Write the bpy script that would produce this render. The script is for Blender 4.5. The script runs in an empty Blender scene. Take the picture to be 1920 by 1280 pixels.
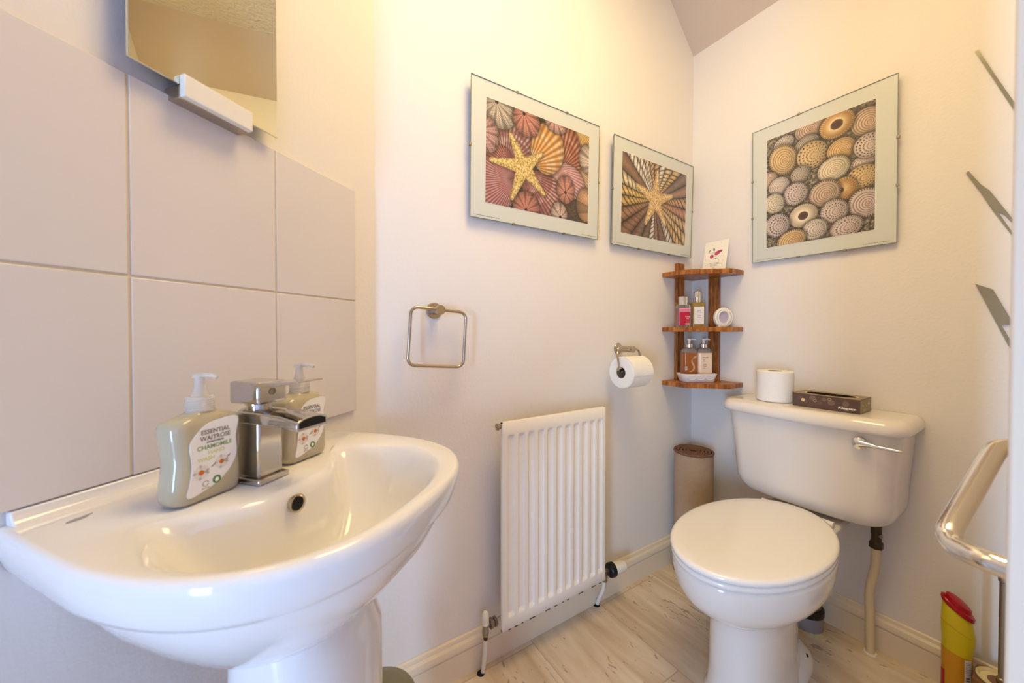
import bpy, bmesh, math, random
import numpy as np
from mathutils import Vector, Matrix
PI = math.pi
S = bpy.context.scene
C = S.collection
R = math.radians

# ------------------------------------------------------------------ camera
cam = bpy.data.objects.new('camera', bpy.data.cameras.new('camera'))
C.objects.link(cam)
cam.location = (-1.5645, -0.9591, 0.98)
cam.rotation_euler = (R(90 - 0.75), 0, R(57.546 - 90))
cam.data.sensor_fit = 'HORIZONTAL'
cam.data.sensor_width = 36.0
cam.data.lens = 690.0 / 1920 * 36
cam.data.shift_y = -10.0 / 1920
cam.data.clip_start = 0.02
cam.data.dof.use_dof = True
cam.data.dof.focus_distance = 1.45
cam.data.dof.aperture_fstop = 5.0
S.camera = cam

# ------------------------------------------------------------------ world and light
S.view_settings.view_transform = 'Standard'
S.view_settings.look = 'None'
S.view_settings.gamma = 1
S.view_settings.use_curve_mapping = False
S.view_settings.exposure = 0.0
W = bpy.data.worlds.new('sky'); S.world = W; W.use_nodes = True
bg = W.node_tree.nodes['Background']
bg.inputs[0].default_value = (0.55, 0.70, 1.0, 1); bg.inputs[1].default_value = 0.6

def area(name, loc, target, sx, sy, power, col):
    l = bpy.data.lights.new(name, 'AREA'); l.shape = 'RECTANGLE'; l.size = sx; l.size_y = sy
    l.energy = power; l.color = col
    o = bpy.data.objects.new(name, l); C.objects.link(o); o.location = loc
    o.rotation_euler = (Vector(target) - Vector(loc)).to_track_quat('-Z', 'Y').to_euler()
    return o
# cool daylight; the two unseen hall windows behind the camera are added for it
area('daylight_hall', (-2.1, -2.92, 1.15), (-1.6, -1.0, 1.0), 1.3, 1.5, 11, (0.28, 0.30, 1.0))
area('daylight_side', (-3.42, -1.45, 0.62), (-0.8, -0.6, 0.4), 1.3, 1.1, 139, (0.385, 0.610, 1.0))
LAMP = (-1.00, -0.685, 2.366)     # square opal ceiling panel over the room
area('ceiling_panel_light', LAMP, (LAMP[0], LAMP[1], 0), 0.58, 0.58, 13.1, (1.0, 0.755, 0.345))

# ------------------------------------------------------------------ colour and materials
def lin(c):
    return tuple(((x / 255) / 12.92 if x / 255 <= 0.04045 else ((x / 255 + 0.055) / 1.055) ** 2.4) for x in c[:3])
def setin(b, n, v):
    if n in b.inputs: b.inputs[n].default_value = v
def mat(name, col, rough=0.5, metal=0.0, coat=0.0, bump=None, spec=0.5, trans=0.0, ior=1.45, alpha=1.0, var=None):
    m = bpy.data.materials.new(name); m.use_nodes = True
    nt = m.node_tree; b = nt.nodes['Principled BSDF']
    c = (*lin(col), 1)
    b.inputs['Base Color'].default_value = c
    b.inputs['Roughness'].default_value = rough; b.inputs['Metallic'].default_value = metal
    setin(b, 'Coat Weight', coat); setin(b, 'Coat Roughness', 0.03); setin(b, 'Specular IOR Level', spec)
    setin(b, 'Transmission Weight', trans); setin(b, 'IOR', ior); setin(b, 'Alpha', alpha)
    if bump or var:
        tc = nt.nodes.new('ShaderNodeTexCoord')
    if bump:
        sc, st, dist = bump
        n = nt.nodes.new('ShaderNodeTexNoise'); n.inputs['Scale'].default_value = sc; n.inputs['Detail'].default_value = 4
        bp = nt.nodes.new('ShaderNodeBump'); bp.inputs['Strength'].default_value = st; bp.inputs['Distance'].default_value = dist
        nt.links.new(tc.outputs['Object'], n.inputs['Vector'])
        nt.links.new(n.outputs['Fac'], bp.inputs['Height']); nt.links.new(bp.outputs[0], b.inputs['Normal'])
    if var:
        sc, amt = var
        n2 = nt.nodes.new('ShaderNodeTexNoise'); n2.inputs['Scale'].default_value = sc; n2.inputs['Detail'].default_value = 5
        mx = nt.nodes.new('ShaderNodeMixRGB'); mx.inputs[1].default_value = c
        mx.inputs[2].default_value = tuple(x * (1 - amt) for x in c[:3]) + (1,)
        nt.links.new(tc.outputs['Object'], n2.inputs['Vector']); nt.links.new(n2.outputs['Fac'], mx.inputs[0])
        nt.links.new(mx.outputs[0], b.inputs['Base Color'])
    return m
def vcol_mat(name, rough=0.4):
    m = bpy.data.materials.new(name); m.use_nodes = True
    nt = m.node_tree; b = nt.nodes['Principled BSDF']
    a = nt.nodes.new('ShaderNodeAttribute'); a.attribute_name = 'Col'
    nt.links.new(a.outputs['Color'], b.inputs['Base Color']); b.inputs['Roughness'].default_value = rough
    return m
M = {}
M['wall'] = mat('painted_plaster', (240, 233, 224), 0.75, bump=(120, 0.25, 0.002), spec=0.25)
M['ceil'] = mat('textured_ceiling', (232, 222, 206), 0.85, bump=(55, 0.9, 0.012), spec=0.2)
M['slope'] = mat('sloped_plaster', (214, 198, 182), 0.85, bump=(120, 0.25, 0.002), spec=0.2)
M['skirt'] = mat('gloss_trim_paint', (238, 222, 194), 0.32, var=(30, 0.04))
M['tile'] = mat('glazed_tile', (226, 218, 212), 0.10, bump=(6, 0.06, 0.004), spec=0.45)
M['grout'] = mat('cream_grout', (222, 206, 176), 0.8)
M['ceramic'] = mat('white_ceramic', (240, 236, 230), 0.07, coat=0.5)
M['ceramic_warm'] = mat('cream_ceramic', (238, 230, 220), 0.10, coat=0.5)
M['seat'] = mat('seat_plastic', (248, 245, 242), 0.16, coat=0.3)
M['chrome'] = mat('chrome', (225, 222, 216), 0.08, metal=1)
M['tap'] = mat('tap_chrome', (206, 202, 196), 0.11, metal=1, var=(40, 0.12))
M['brushed'] = mat('brushed_nickel', (190, 178, 160), 0.22, metal=1)
M['steel'] = mat('dull_steel', (160, 152, 138), 0.35, metal=1)
M['brass_old'] = mat('tarnished_brass', (92, 76, 50), 0.5, metal=0.6, var=(60, 0.6))
M['rad'] = mat('radiator_enamel', (244, 236, 222), 0.28)
M['black'] = mat('black_plastic', (24, 24, 26), 0.35)
M['white_pl'] = mat('white_plastic', (240, 234, 222), 0.3)
M['paper'] = mat('tissue_paper', (246, 242, 234), 0.9, bump=(180, 0.5, 0.002))
M['paper_in'] = mat('card_core', (150, 130, 104), 0.9)
M['mount'] = mat('print_mount', (214, 216, 206), 0.35, coat=0.6, var=(12, 0.03))
M['glass_edge'] = mat('glass_edge', (120, 128, 112), 0.15)
M['backing'] = mat('hardboard', (116, 98, 76), 0.8)
M['mirror'] = mat('mirror_glass', (236, 236, 214), 0.01, metal=1)
M['mirror_back'] = mat('mirror_backing', (70, 72, 74), 0.6)
M['glass_green'] = mat('grey_green_glass', (160, 152, 128), 0.15, metal=0.25, var=(25, 0.15))
M['door'] = mat('door_paint', (236, 222, 202), 0.4)
M['mat_back'] = mat('mat_backing', (196, 168, 138), 0.95, bump=(400, 0.8, 0.003), var=(20, 0.2))
M['mat_pile'] = mat('mat_pile', (142, 104, 84), 1.0, bump=(250, 1.0, 0.006), var=(120, 0.4))
M['bin'] = mat('bin_metal', (128, 124, 98), 0.38)
M['dark'] = mat('dark_void', (22, 18, 15), 0.9)
M['pipe_cream'] = mat('painted_pipe', (226, 208, 168), 0.4, bump=(60, 0.3, 0.002))
M['pvc_grey'] = mat('grey_pvc', (142, 134, 136), 0.4)
M['mastic'] = mat('mastic', (198, 180, 132), 0.7, bump=(80, 0.8, 0.004))
M['rubber'] = mat('black_rubber', (20, 18, 20), 0.4)
M['yellow'] = mat('yellow_plastic', (222, 200, 22), 0.28)
M['yellow_lbl'] = mat('amber_label', (214, 152, 28), 0.4)
M['red'] = mat('red_plastic', (176, 12, 26), 0.28)
M['ink'] = mat('black_ink', (40, 36, 34), 0.6)
M['ink_grey'] = mat('grey_ink', (112, 104, 98), 0.6)
M['ink_green'] = mat('green_ink', (128, 156, 96), 0.6)
M['ink_lime'] = mat('lime_ink', (206, 212, 140), 0.6)
M['ink_white'] = mat('white_ink', (245, 240, 232), 0.6)
M['ink_rose'] = mat('rose_ink', (190, 130, 130), 0.6)
M['label'] = mat('white_label', (238, 234, 230), 0.5)
M['soap'] = mat('clear_green_soap', (184, 172, 142), 0.14, coat=0.6)
M['clearpl'] = mat('clear_plastic', (244, 238, 226), 0.12, trans=0.55, ior=1.3)
M['petal'] = mat('daisy_petal', (226, 218, 210), 0.6)
M['petal_sh'] = mat('daisy_petal_grey', (190, 180, 172), 0.6)
M['orange'] = mat('daisy_centre', (206, 104, 18), 0.6)
M['leafgreen'] = mat('leaf_green', (62, 132, 58), 0.5)
M['crimson'] = mat('crimson_body', (190, 16, 62), 0.2, coat=0.6)
M['pink'] = mat('pink_lace', (240, 160, 186), 0.5)
M['oil'] = mat('amber_oil', (156, 128, 62), 0.1, coat=0.6)
M['amber'] = mat('brown_gel', (158, 88, 36), 0.12, coat=0.6)
M['cream_lotion'] = mat('cream_lotion', (238, 212, 186), 0.2, coat=0.5)
M['clear_glass'] = mat('clear_glass', (226, 218, 212), 0.05, trans=0.8, ior=1.25)
M['fawn'] = mat('fawn_ink', (196, 150, 118), 0.5)
M['lilac'] = mat('lilac_picture', (196, 182, 200), 0.3, var=(60, 0.25))
M['box_brown'] = mat('tissue_box_brown', (96, 74, 66), 0.45)
M['box_olive'] = mat('tissue_box_olive', (134, 122, 92), 0.45)
M['box_top'] = mat('tissue_box_top', (148, 130, 104), 0.45)
M['box_in'] = mat('tissue_box_inside', (166, 152, 100), 0.6)
M['dot_tan'] = mat('dot_tan', (226, 200, 142), 0.5)
M['dot_brown'] = mat('dot_brown', (126, 102, 90), 0.5)
M['dot_dim'] = mat('dot_dim', (108, 84, 76), 0.5)
M['card'] = mat('card_paper', (250, 244, 226), 0.7)
M['rose'] = mat('rose_print', (214, 84, 116), 0.6)
M['rose_dk'] = mat('rose_print_dark', (160, 50, 80), 0.6)
M['grey_leaf'] = mat('leaf_print', (140, 140, 124), 0.6)
M['bamboo'] = mat('bamboo', (146, 100, 58), 0.4, var=(30, 0.35))
M['bowl_cream'] = mat('cream_bowl', (232, 218, 166), 0.3)
M['logo'] = mat('basin_logo', (162, 160, 168), 0.3)

def wood_mat():
    m = bpy.data.materials.new('stained_pine'); m.use_nodes = True
    nt = m.node_tree; b = nt.nodes['Principled BSDF']
    tc = nt.nodes.new('ShaderNodeTexCoord'); mp = nt.nodes.new('ShaderNodeMapping')
    mp.inputs['Scale'].default_value = (14, 14, 3.0)
    n = nt.nodes.new('ShaderNodeTexNoise'); n.inputs['Scale'].default_value = 3.2; n.inputs['Detail'].default_value = 6
    n.inputs['Distortion'].default_value = 1.6
    r = nt.nodes.new('ShaderNodeValToRGB'); e = r.color_ramp.elements
    e[0].position = 0.32; e[0].color = (*lin((104, 54, 18)), 1)
    e[1].position = 0.68; e[1].color = (*lin((196, 126, 54)), 1)
    x = e.new(0.5); x.color = (*lin((158, 92, 34)), 1)
    nt.links.new(tc.outputs['Object'], mp.inputs[0]); nt.links.new(mp.outputs[0], n.inputs['Vector'])
    nt.links.new(n.outputs['Fac'], r.inputs[0]); nt.links.new(r.outputs[0], b.inputs['Base Color'])
    b.inputs['Roughness'].default_value = 0.35
    return m
M['wood'] = wood_mat()

def floor_mat():
    m = bpy.data.materials.new('travertine_floor_tile'); m.use_nodes = True
    nt = m.node_tree; L = nt.links; b = nt.nodes['Principled BSDF']
    g = nt.nodes.new('ShaderNodeNewGeometry'); sp = nt.nodes.new('ShaderNodeSeparateXYZ'); L.new(g.outputs['Position'], sp.inputs[0])
    def math_(op, a, bb=None):
        n = nt.nodes.new('ShaderNodeMath'); n.operation = op
        for i, v in enumerate((a, bb)):
            if v is None: continue
            if isinstance(v, (int, float)): n.inputs[i].default_value = v
            else: L.new(v, n.inputs[i])
        return n.outputs[0]
    # rows 0.30 wide along X, tiles 0.60 long along Y, half offset on alternate rows
    u = math_('DIVIDE', math_('ADD', sp.outputs[0], 0.294 + 30 * 0.30), 0.30)
    row = math_('FLOOR', u); fu = math_('FRACT', u)
    off = math_('MULTIPLY', math_('MODULO', math_('ADD', row, 1.0), 2.0), 0.5)
    v = math_('ADD', math_('DIVIDE', math_('ADD', sp.outputs[1], 0.030 + 60 * 0.60 ), 0.60), off)
    col = math_('FLOOR', v); fv = math_('FRACT', v)
    du = math_('MULTIPLY', math_('MINIMUM', fu, math_('SUBTRACT', 1.0, fu)), 0.30)
    dv = math_('MULTIPLY', math_('MINIMUM', fv, math_('SUBTRACT', 1.0, fv)), 0.60)
    d = math_('MINIMUM', du, dv)
    gr = math_('LESS_THAN', d, 0.0016)
    # per tile shift of the veins
    wn = nt.nodes.new('ShaderNodeTexWhiteNoise'); wn.noise_dimensions = '2D'
    cb = nt.nodes.new('ShaderNodeCombineXYZ'); L.new(row, cb.inputs[0]); L.new(col, cb.inputs[1]); L.new(cb.outputs[0], wn.inputs['Vector'])
    va = nt.nodes.new('ShaderNodeVectorMath'); va.operation = 'MULTIPLY_ADD'
    L.new(wn.outputs['Color'], va.inputs[0]); va.inputs[1].default_value = (9, 9, 9); L.new(g.outputs['Position'], va.inputs[2])
    mp = nt.nodes.new('ShaderNodeMapping'); mp.inputs['Scale'].default_value = (10.0, 1.7, 1); mp.inputs['Rotation'].default_value = (0, 0, R(8))
    L.new(va.outputs[0], mp.inputs[0])
    n1 = nt.nodes.new('ShaderNodeTexNoise'); n1.inputs['Scale'].default_value = 1.6; n1.inputs['Detail'].default_value = 7; n1.inputs['Distortion'].default_value = 0.8
    L.new(mp.outputs[0], n1.inputs['Vector'])
    r = nt.nodes.new('ShaderNodeValToRGB'); e = r.color_ramp.elements
    e[0].position = 0.30; e[0].color = (*lin((200, 176, 146)), 1)
    e[1].position = 0.66; e[1].color = (*lin((232, 216, 194)), 1)
    x = e.new(0.48); x.color = (*lin((218, 198, 172)), 1)
    L.new(n1.outputs['Fac'], r.inputs[0])
    mp2 = nt.nodes.new('ShaderNodeMapping'); mp2.inputs['Scale'].default_value = (46, 15, 1); mp2.inputs['Rotation'].default_value = (0, 0, R(24))
    L.new(va.outputs[0], mp2.inputs[0])
    n2 = nt.nodes.new('ShaderNodeTexNoise'); n2.inputs['Scale'].default_value = 1.5; n2.inputs['Detail'].default_value = 5; n2.inputs['Distortion'].default_value = 1.0
    L.new(mp2.outputs[0], n2.inputs['Vector'])
    n3 = nt.nodes.new('ShaderNodeTexNoise'); n3.inputs['Scale'].default_value = 5.0; L.new(va.outputs[0], n3.inputs['Vector'])
    pit = math_('GREATER_THAN', math_('ADD', n2.outputs['Fac'], math_('MULTIPLY', n3.outputs['Fac'], 0.30)), 0.815)
    mx = nt.nodes.new('ShaderNodeMixRGB'); L.new(math_('MULTIPLY', pit, 0.7), mx.inputs[0]); L.new(r.outputs[0], mx.inputs[1]); mx.inputs[2].default_value = (*lin((150, 122, 98)), 1)
    mg = nt.nodes.new('ShaderNodeMixRGB'); L.new(gr, mg.inputs[0]); L.new(mx.outputs[0], mg.inputs[1]); mg.inputs[2].default_value = (*lin((196, 172, 144)), 1)
    L.new(mg.outputs[0], b.inputs['Base Color'])
    b.inputs['Roughness'].default_value = 0.38
    return m
M['floor'] = floor_mat()

# ------------------------------------------------------------------ mesh helpers
class MB:
    def __init__(s): s.v = []; s.f = []; s.mi = []; s.cur = 0
    def add(s, vs, fs):
        o = len(s.v); s.v += [tuple(v) for v in vs]
        s.f += [tuple(i + o for i in f) for f in fs]; s.mi += [s.cur] * len(fs); return s
    def box(s, x0, x1, y0, y1, z0, z1):
        v = [(x, y, z) for z in (z0, z1) for y in (y0, y1) for x in (x0, x1)]
        return s.add(v, [(0, 2, 3, 1), (4, 5, 7, 6), (0, 1, 5, 4), (2, 6, 7, 3), (0, 4, 6, 2), (1, 3, 7, 5)])
    def loft(s, rings, cap=True, closed=True):
        n = len(rings[0]); v = [p for r in rings for p in r]; f = []
        for k in range(len(rings) - 1):
            for i in range(n if closed else n - 1):
                j = (i + 1) % n
                f.append((k * n + i, k * n + j, (k + 1) * n + j, (k + 1) * n + i))
        if cap: f.append(tuple(range(n - 1, -1, -1))); f.append(tuple((len(rings) - 1) * n + i for i in range(n)))
        return s.add(v, f)
    def prism(s, poly, z0, z1):       # poly in XY
        return s.loft([[(x, y, z0) for x, y in poly], [(x, y, z1) for x, y in poly]])
    def slab(s, poly, y0, y1):        # poly in XZ (counterclockwise seen from -Y), extruded along Y
        return s.loft([[(x, y1, z) for x, z in poly], [(x, y0, z) for x, z in poly]])
    def tube(s, pts, r, seg=14, cap=True):
        P = [Vector(p) for p in pts]; rr = r if isinstance(r, (list, tuple)) else [r] * len(P)
        t0 = (P[1] - P[0]).normalized(); a = Vector((0, 0, 1)) if abs(t0.z) < .9 else Vector((1, 0, 0))
        u = t0.cross(a).normalized(); rings = []
        for i, p in enumerate(P):
            t = (P[min(i + 1, len(P) - 1)] - P[max(i - 1, 0)]).normalized()
            u = (u - t * u.dot(t)).normalized(); w = t.cross(u)
            rings.append([tuple(p + (u * math.cos(2 * PI * k / seg) + w * math.sin(2 * PI * k / seg)) * rr[i]) for k in range(seg)])
        return s.loft(rings, cap)
    def lathe(s, prof, o=(0, 0, 0), seg=32, axis='z', cap=True):
        rings = []
        for r, h in prof:
            ring = []
            for k in range(seg):
                a = 2 * PI * k / seg; c, d = max(r, 1e-5) * math.cos(a), max(r, 1e-5) * math.sin(a)
                if axis == 'z': p = (c, d, h)
                elif axis == 'x': p = (h, c, d)
                else: p = (d, h, c)
                ring.append((p[0] + o[0], p[1] + o[1], p[2] + o[2]))
            rings.append(ring)
        return s.loft(rings, cap)
    def build(s, name, m, parent=None, smooth=True, bevel=0, angle=35, sub=0, loc=(0, 0, 0), rot=(0, 0, 0), bseg=2):
        me = bpy.data.meshes.new(name); me.from_pydata(s.v, [], s.f)
        ms = m if isinstance(m, list) else [m]
        for q in ms: me.materials.append(q)
        me.polygons.foreach_set('material_index', s.mi)
        bm = bmesh.new(); bm.from_mesh(me); bmesh.ops.remove_doubles(bm, verts=bm.verts, dist=1e-6)
        bmesh.ops.recalc_face_normals(bm, faces=bm.faces); bm.to_mesh(me); bm.free()
        if smooth:
            me.polygons.foreach_set('use_smooth', [True] * len(me.polygons))
            try: me.set_sharp_from_angle(angle=R(angle))
            except Exception: pass
        me.update()
        o = bpy.data.objects.new(name, me); C.objects.link(o); o.parent = parent
        o.location = loc; o.rotation_euler = rot
        if bevel:
            b = o.modifiers.new('bevel', 'BEVEL'); b.width = bevel; b.segments = bseg; b.limit_method = 'ANGLE'; b.angle_limit = R(35); b.harden_normals = False
        if sub:
            q = o.modifiers.new('sub', 'SUBSURF'); q.levels = sub; q.render_levels = sub
        return o
def tag(o, label=None, cat=None, group=None, kind=None):
    if label: o['label'] = label
    if cat: o['category'] = cat
    if group: o['group'] = group
    if kind: o['kind'] = kind
    return o
def thing(name, loc, label, cat, rz=0.0, group=None):
    o = bpy.data.objects.new(name, None); C.objects.link(o); o.empty_display_size = 0.05
    o.location = loc; o.rotation_euler = (0, 0, rz)
    return tag(o, label, cat, group)
def copy_tree(o, parent=None):
    c = o.copy(); C.objects.link(c); c.parent = parent
    for ch in [x for x in bpy.data.objects if x.parent == o]: copy_tree(ch, c)
    return c
def rrect(x0, x1, z0, z1, r, n=6):
    out = []
    for cx, cz, a0 in ((x1 - r, z0 + r, -90), (x1 - r, z1 - r, 0), (x0 + r, z1 - r, 90), (x0 + r, z0 + r, 180)):
        for k in range(n + 1):
            a = R(a0 + 90 * k / n); out.append((cx + r * math.cos(a), cz + r * math.sin(a)))
    return out
def ell(cx, cz, rx, rz, n=28, rot=0):
    out = []
    for k in range(n):
        a = 2 * PI * k / n; x, z = rx * math.cos(a), rz * math.sin(a)
        out.append((cx + x * math.cos(rot) - z * math.sin(rot), cz + x * math.sin(rot) + z * math.cos(rot)))
    return out
def catmull(pts, n=6, closed=False):
    P = [Vector(p) for p in pts]; out = []; N = len(P)
    rng = range(N if closed else N - 1)
    for i in rng:
        if closed: a, b, c, d = P[(i - 1) % N], P[i], P[(i + 1) % N], P[(i + 2) % N]
        else: a, b, c, d = P[max(i - 1, 0)], P[i], P[i + 1], P[min(i + 2, N - 1)]
        for k in range(n):
            t = k / n
            out.append(tuple(0.5 * ((2 * b) + (c - a) * t + (2 * a - 5 * b + 4 * c - d) * t * t + (-a + 3 * b - 3 * c + d) * t ** 3)))
    if not closed: out.append(tuple(P[-1]))
    return out
def text(s, size, m, parent, loc, name='lettering', rot=(R(90), 0, 0), align='CENTER', xs=1.0, shear=0.0, ext=0.00012, spacing=1.0, offset=0.0):
    cu = bpy.data.curves.new(name, 'FONT'); cu.body = s; cu.size = size; cu.align_x = align; cu.extrude = ext; cu.shear = shear
    cu.space_character = spacing; cu.offset = offset; cu.resolution_u = 3
    t = bpy.data.objects.new(name + '_tmp', cu); C.objects.link(t)
    bpy.context.view_layer.update()
    dg = bpy.context.evaluated_depsgraph_get()
    me = bpy.data.meshes.new_from_object(t.evaluated_get(dg)); bpy.data.objects.remove(t)
    me.materials.clear(); me.materials.append(m)
    for v in me.vertices: v.co.x *= xs
    o = bpy.data.objects.new(name, me); C.objects.link(o); o.parent = parent; o.location = loc; o.rotation_euler = rot
    return o

# wall_left frame: origin at its far corner, local x to the right when facing it, local y into it
C12 = Vector((-1.3589, 0.0, 0.0)); D1 = Vector((-0.7608, -0.6490, 0)); N1 = Vector((0.6490, -0.7608, 0))
A1 = math.atan2(0.6490, 0.7608)
def W1(s, n, z): return C12 + D1 * s + N1 * n + Vector((0, 0, z))

# ------------------------------------------------------------------ room shell
CH = 2.40
def struct(name, mb, m, **k):
    o = mb.build(name, m, smooth=False, **k); o['kind'] = 'structure'; return o
struct('floor', MB().box(-3.6, 0.1, -3.1, 0.1, -0.1, 0.0), M['floor'])
struct('ceiling', MB().box(-3.6, -0.2, -3.1, 0.1, CH, CH + 0.1), M['ceil'])
# ceiling soffit sloping down to the right wall
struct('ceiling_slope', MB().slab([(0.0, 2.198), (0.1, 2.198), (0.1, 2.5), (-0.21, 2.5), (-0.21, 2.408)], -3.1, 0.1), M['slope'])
struct('wall_back', MB().box(-1.45, 0.1, 0.0, 0.1, 0, 2.5), M['wall'])
struct('wall_right', MB().box(0.0, 0.1, -3.1, 0.0, 0, 2.5), M['wall'])
o = struct('wall_left', MB().box(-3.2, 0.06, 0.0, 0.1, 0, 2.45), M['wall']); o.location = C12; o.rotation_euler = (0, 0, A1)
mb = MB(); mb.box(-0.37, 0.0, -1.10, -1.0, 0, 2.45); mb.box(-1.19, -0.37, -1.10, -1.0, 2.02, 2.45); mb.box(-1.24, -1.18, -1.10, -1.0, 0, 2.45)
struct('wall_front', mb, M['wall'])
mb = MB()   # hall end wall with an opening added to let daylight in
mb.box(-3.6, -2.75, -3.0, -2.9, 0, 2.45); mb.box(-1.45, 0.1, -3.0, -2.9, 0, 2.45)
mb.box(-2.75, -1.45, -3.0, -2.9, 0, 0.4); mb.box(-2.75, -1.45, -3.0, -2.9, 1.9, 2.45)
struct('wall_hall', mb, M['wall'])
mb = MB(); mb.box(-3.5, -3.4, -3.0, -2.1, 0, 2.45); mb.box(-3.5, -3.4, -0.8, 0.0, 0, 2.45); mb.box(-3.5, -3.4, -2.1, -0.8, 0, 0.05); mb.box(-3.5, -3.4, -2.1, -0.8, 1.2, 2.45)
struct('wall_side', mb, M['wall'])
def added_window(name, x0, x1, z0, z1, loc, rz):  # unseen frames added where daylight enters from behind the camera
    mb = MB(); w = 0.05
    mb.box(x0, x1, 0, .05, z0, z0 + w); mb.box(x0, x1, 0, .05, z1 - w, z1); mb.box(x0, x0 + w, 0, .05, z0, z1); mb.box(x1 - w, x1, 0, .05, z0, z1)
    mb.box((x0 + x1) / 2 - .025, (x0 + x1) / 2 + .025, 0, .05, z0, z1)
    o = struct(name, mb, M['skirt']); o.location = loc; o.rotation_euler = (0, 0, rz)
added_window('added_window_1', -2.75, -1.45, 0.4, 1.9, (0, -2.98, 0), 0)
added_window('added_window_2', -2.1, -0.8, 0.05, 1.2, (-3.48, 0, 0), R(90))

def skirting(name, L, loc, rz, x0=0.0):
    pr = [(0, 0), (-0.0145, 0), (-0.0145, 0.070), (-0.0125, 0.0715), (-0.0125, 0.074), (-0.0165, 0.0765), (-0.0165, 0.084), (-0.0140, 0.093), (-0.0085, 0.099), (-0.0080, 0.102), (-0.0060, 0.108), (-0.003, 0.111), (0, 0.111)]
    mb = MB(); mb.loft([[(x0, y, z) for y, z in pr], [(L, y, z) for y, z in pr]])
    o = mb.build(name, M['skirt'], smooth=True, angle=25); o['kind'] = 'structure'; o.location = loc; o.rotation_euler = (0, 0, rz)
skirting('baseboard_back', 1.355, (-1.355, -0.0005, 0), 0)
skirting('baseboard_right', 1.0, (-0.0005, 0, 0), R(-90), x0=0.0155)
skirting('baseboard_left', 1.9, C12 + D1 * 1.9 + N1 * 0.0005, A1, x0=0)

# ------------------------------------------------------------------ tiled splashback (wall_left)
root = thing('tiled_splashback', W1(0.08, 0.0, 0.80), 'white glazed tile splashback, two rows high, behind the basin', 'splashback', A1)
mb = MB(); TW, TH, G = 0.1985, 0.2475, 0.0032
for c in range(4):
    for r_ in range(2):
        x1 = -c * 0.201; z0 = r_ * 0.2505
        mb.box(x1 - TW, x1, -0.0085, -0.001, z0, z0 + TH)
mb.build('tiles', M['tile'], root, bevel=0.0012, smooth=True)
mb = MB(); mb.box(-0.801, -0.001, -0.0068, -0.0005, 0.001, 0.497); mb.build('grout', M['grout'], root, smooth=False)

# ------------------------------------------------------------------ basin
BS = 0.389   # s of the basin centre
bas = thing('wash_basin', W1(BS, 0.0, 0.60), 'white D-shaped ceramic wash basin on a pedestal below the tiles', 'basin', A1)
def dring(hw, dep, z, back=0.0, n=64, p=2.55, flat=0.42):
    # plan outline: straight sides near the wall, superelliptic front; y = -n
    pts = []
    y0 = back + (dep - back) * flat
    for k in range(n + 1):
        a = PI * k / n
        c, s_ = math.cos(a), math.sin(a)
        x = hw * math.copysign(abs(c) ** (2 / p), c); y = y0 + (dep - y0) * abs(s_) ** (2 / p)
        pts.append((x, -y, z))
    m = 12
    fl_ = 0.016
    for k in range(1, m): pts.append((-hw + fl_ * (k / m) ** 1.1 , -(y0 + (back - y0) * k / m), z))
    for k in range(0, 9): pts.append(((-hw + fl_) * (1 - k / 4), -back, z))
    for k in range(1, m): pts.append((hw - fl_ * (1 - k / m) ** 1.1, -(back + (y0 - back) * k / m), z))
    return pts
ZB = 0.60
def bring(dx, hw, dep, z, back, wave, n=64, m=12):
    # bowl outline with the same vertex layout as dring; the rear edge bulges forward around the tap ledge
    pts = []; y0 = back + (dep - back) * 0.42
    for k in range(n + 1):
        a = PI * k / n; c, s_ = math.cos(a), math.sin(a)
        pts.append((dx + hw * math.copysign(abs(c) ** (2 / 2.3), c), -(y0 + (dep - y0) * abs(s_) ** (2 / 2.3)), z))
    def rear(t):  # t 0 left..1 right
        x = -hw + 2 * hw * t
        q = min(t, 1 - t) / 0.16
        corner = (1 - min(1, q)) ** 2.0
        return x, back + wave * math.exp(-(abs(x + 0.008) / 0.115) ** 3.2) + (y0 - back) * corner
    tot = 2 * (m - 1) + 9
    seq = [(i + 1) / (tot + 1) for i in range(tot)]
    for t in seq:
        x, y = rear(t); pts.append((dx + x, -y, z))
    return pts
T = 0.785 - ZB
rings = []
# underside up to the rim
prof = [(.075, .215, .600, .13), (.095, .245, .606, .08), (.122, .278, .628, .03), (.145, .307, .655, .008), (.172, .338, .692, .002), (.188, .352, .720, .001), (.190, .354, .727, .001), (.1925, .3565, .733, .001),
        (.2035, .3665, .739, .001), (.2065, .3695, .745, .001), (.2100, .3740, .760, .001), (.2115, .3770, .773, .001), (.2108, .3767, .780, .001), (.2080, .3740, .784, .001), (.2040, .3700, .785, .001)]
outer = [dring(hw, d, z - ZB, back=b) for hw, d, z, b in prof]
inn = [bring(-0.014, 0.1785, 0.3615, T - 0.0003, 0.100, 0.090), bring(-0.014, 0.1735, 0.3575, T - 0.0022, 0.106, 0.089), bring(-0.014, 0.1680, 0.3525, T - 0.0075, 0.113, 0.087), bring(-0.014, 0.1620, 0.3465, T - 0.018, 0.120, 0.082),
       bring(-0.014, 0.150, 0.336, T - 0.042, 0.132, 0.070), bring(-0.013, 0.130, 0.320, T - 0.075, 0.152, 0.05), bring(-0.012, 0.098, 0.298, T - 0.105, 0.170, 0.028),
       bring(-0.012, 0.055, 0.270, T - 0.118, 0.200, 0.01), bring(-0.012, 0.018, 0.245, T - 0.122, 0.228, 0.0)]
mb = MB(); mb.loft(outer + inn, cap=True)
body = mb.build('basin_body', M['ceramic'], bas, angle=60)
mb = MB()   # rear upstand
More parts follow.
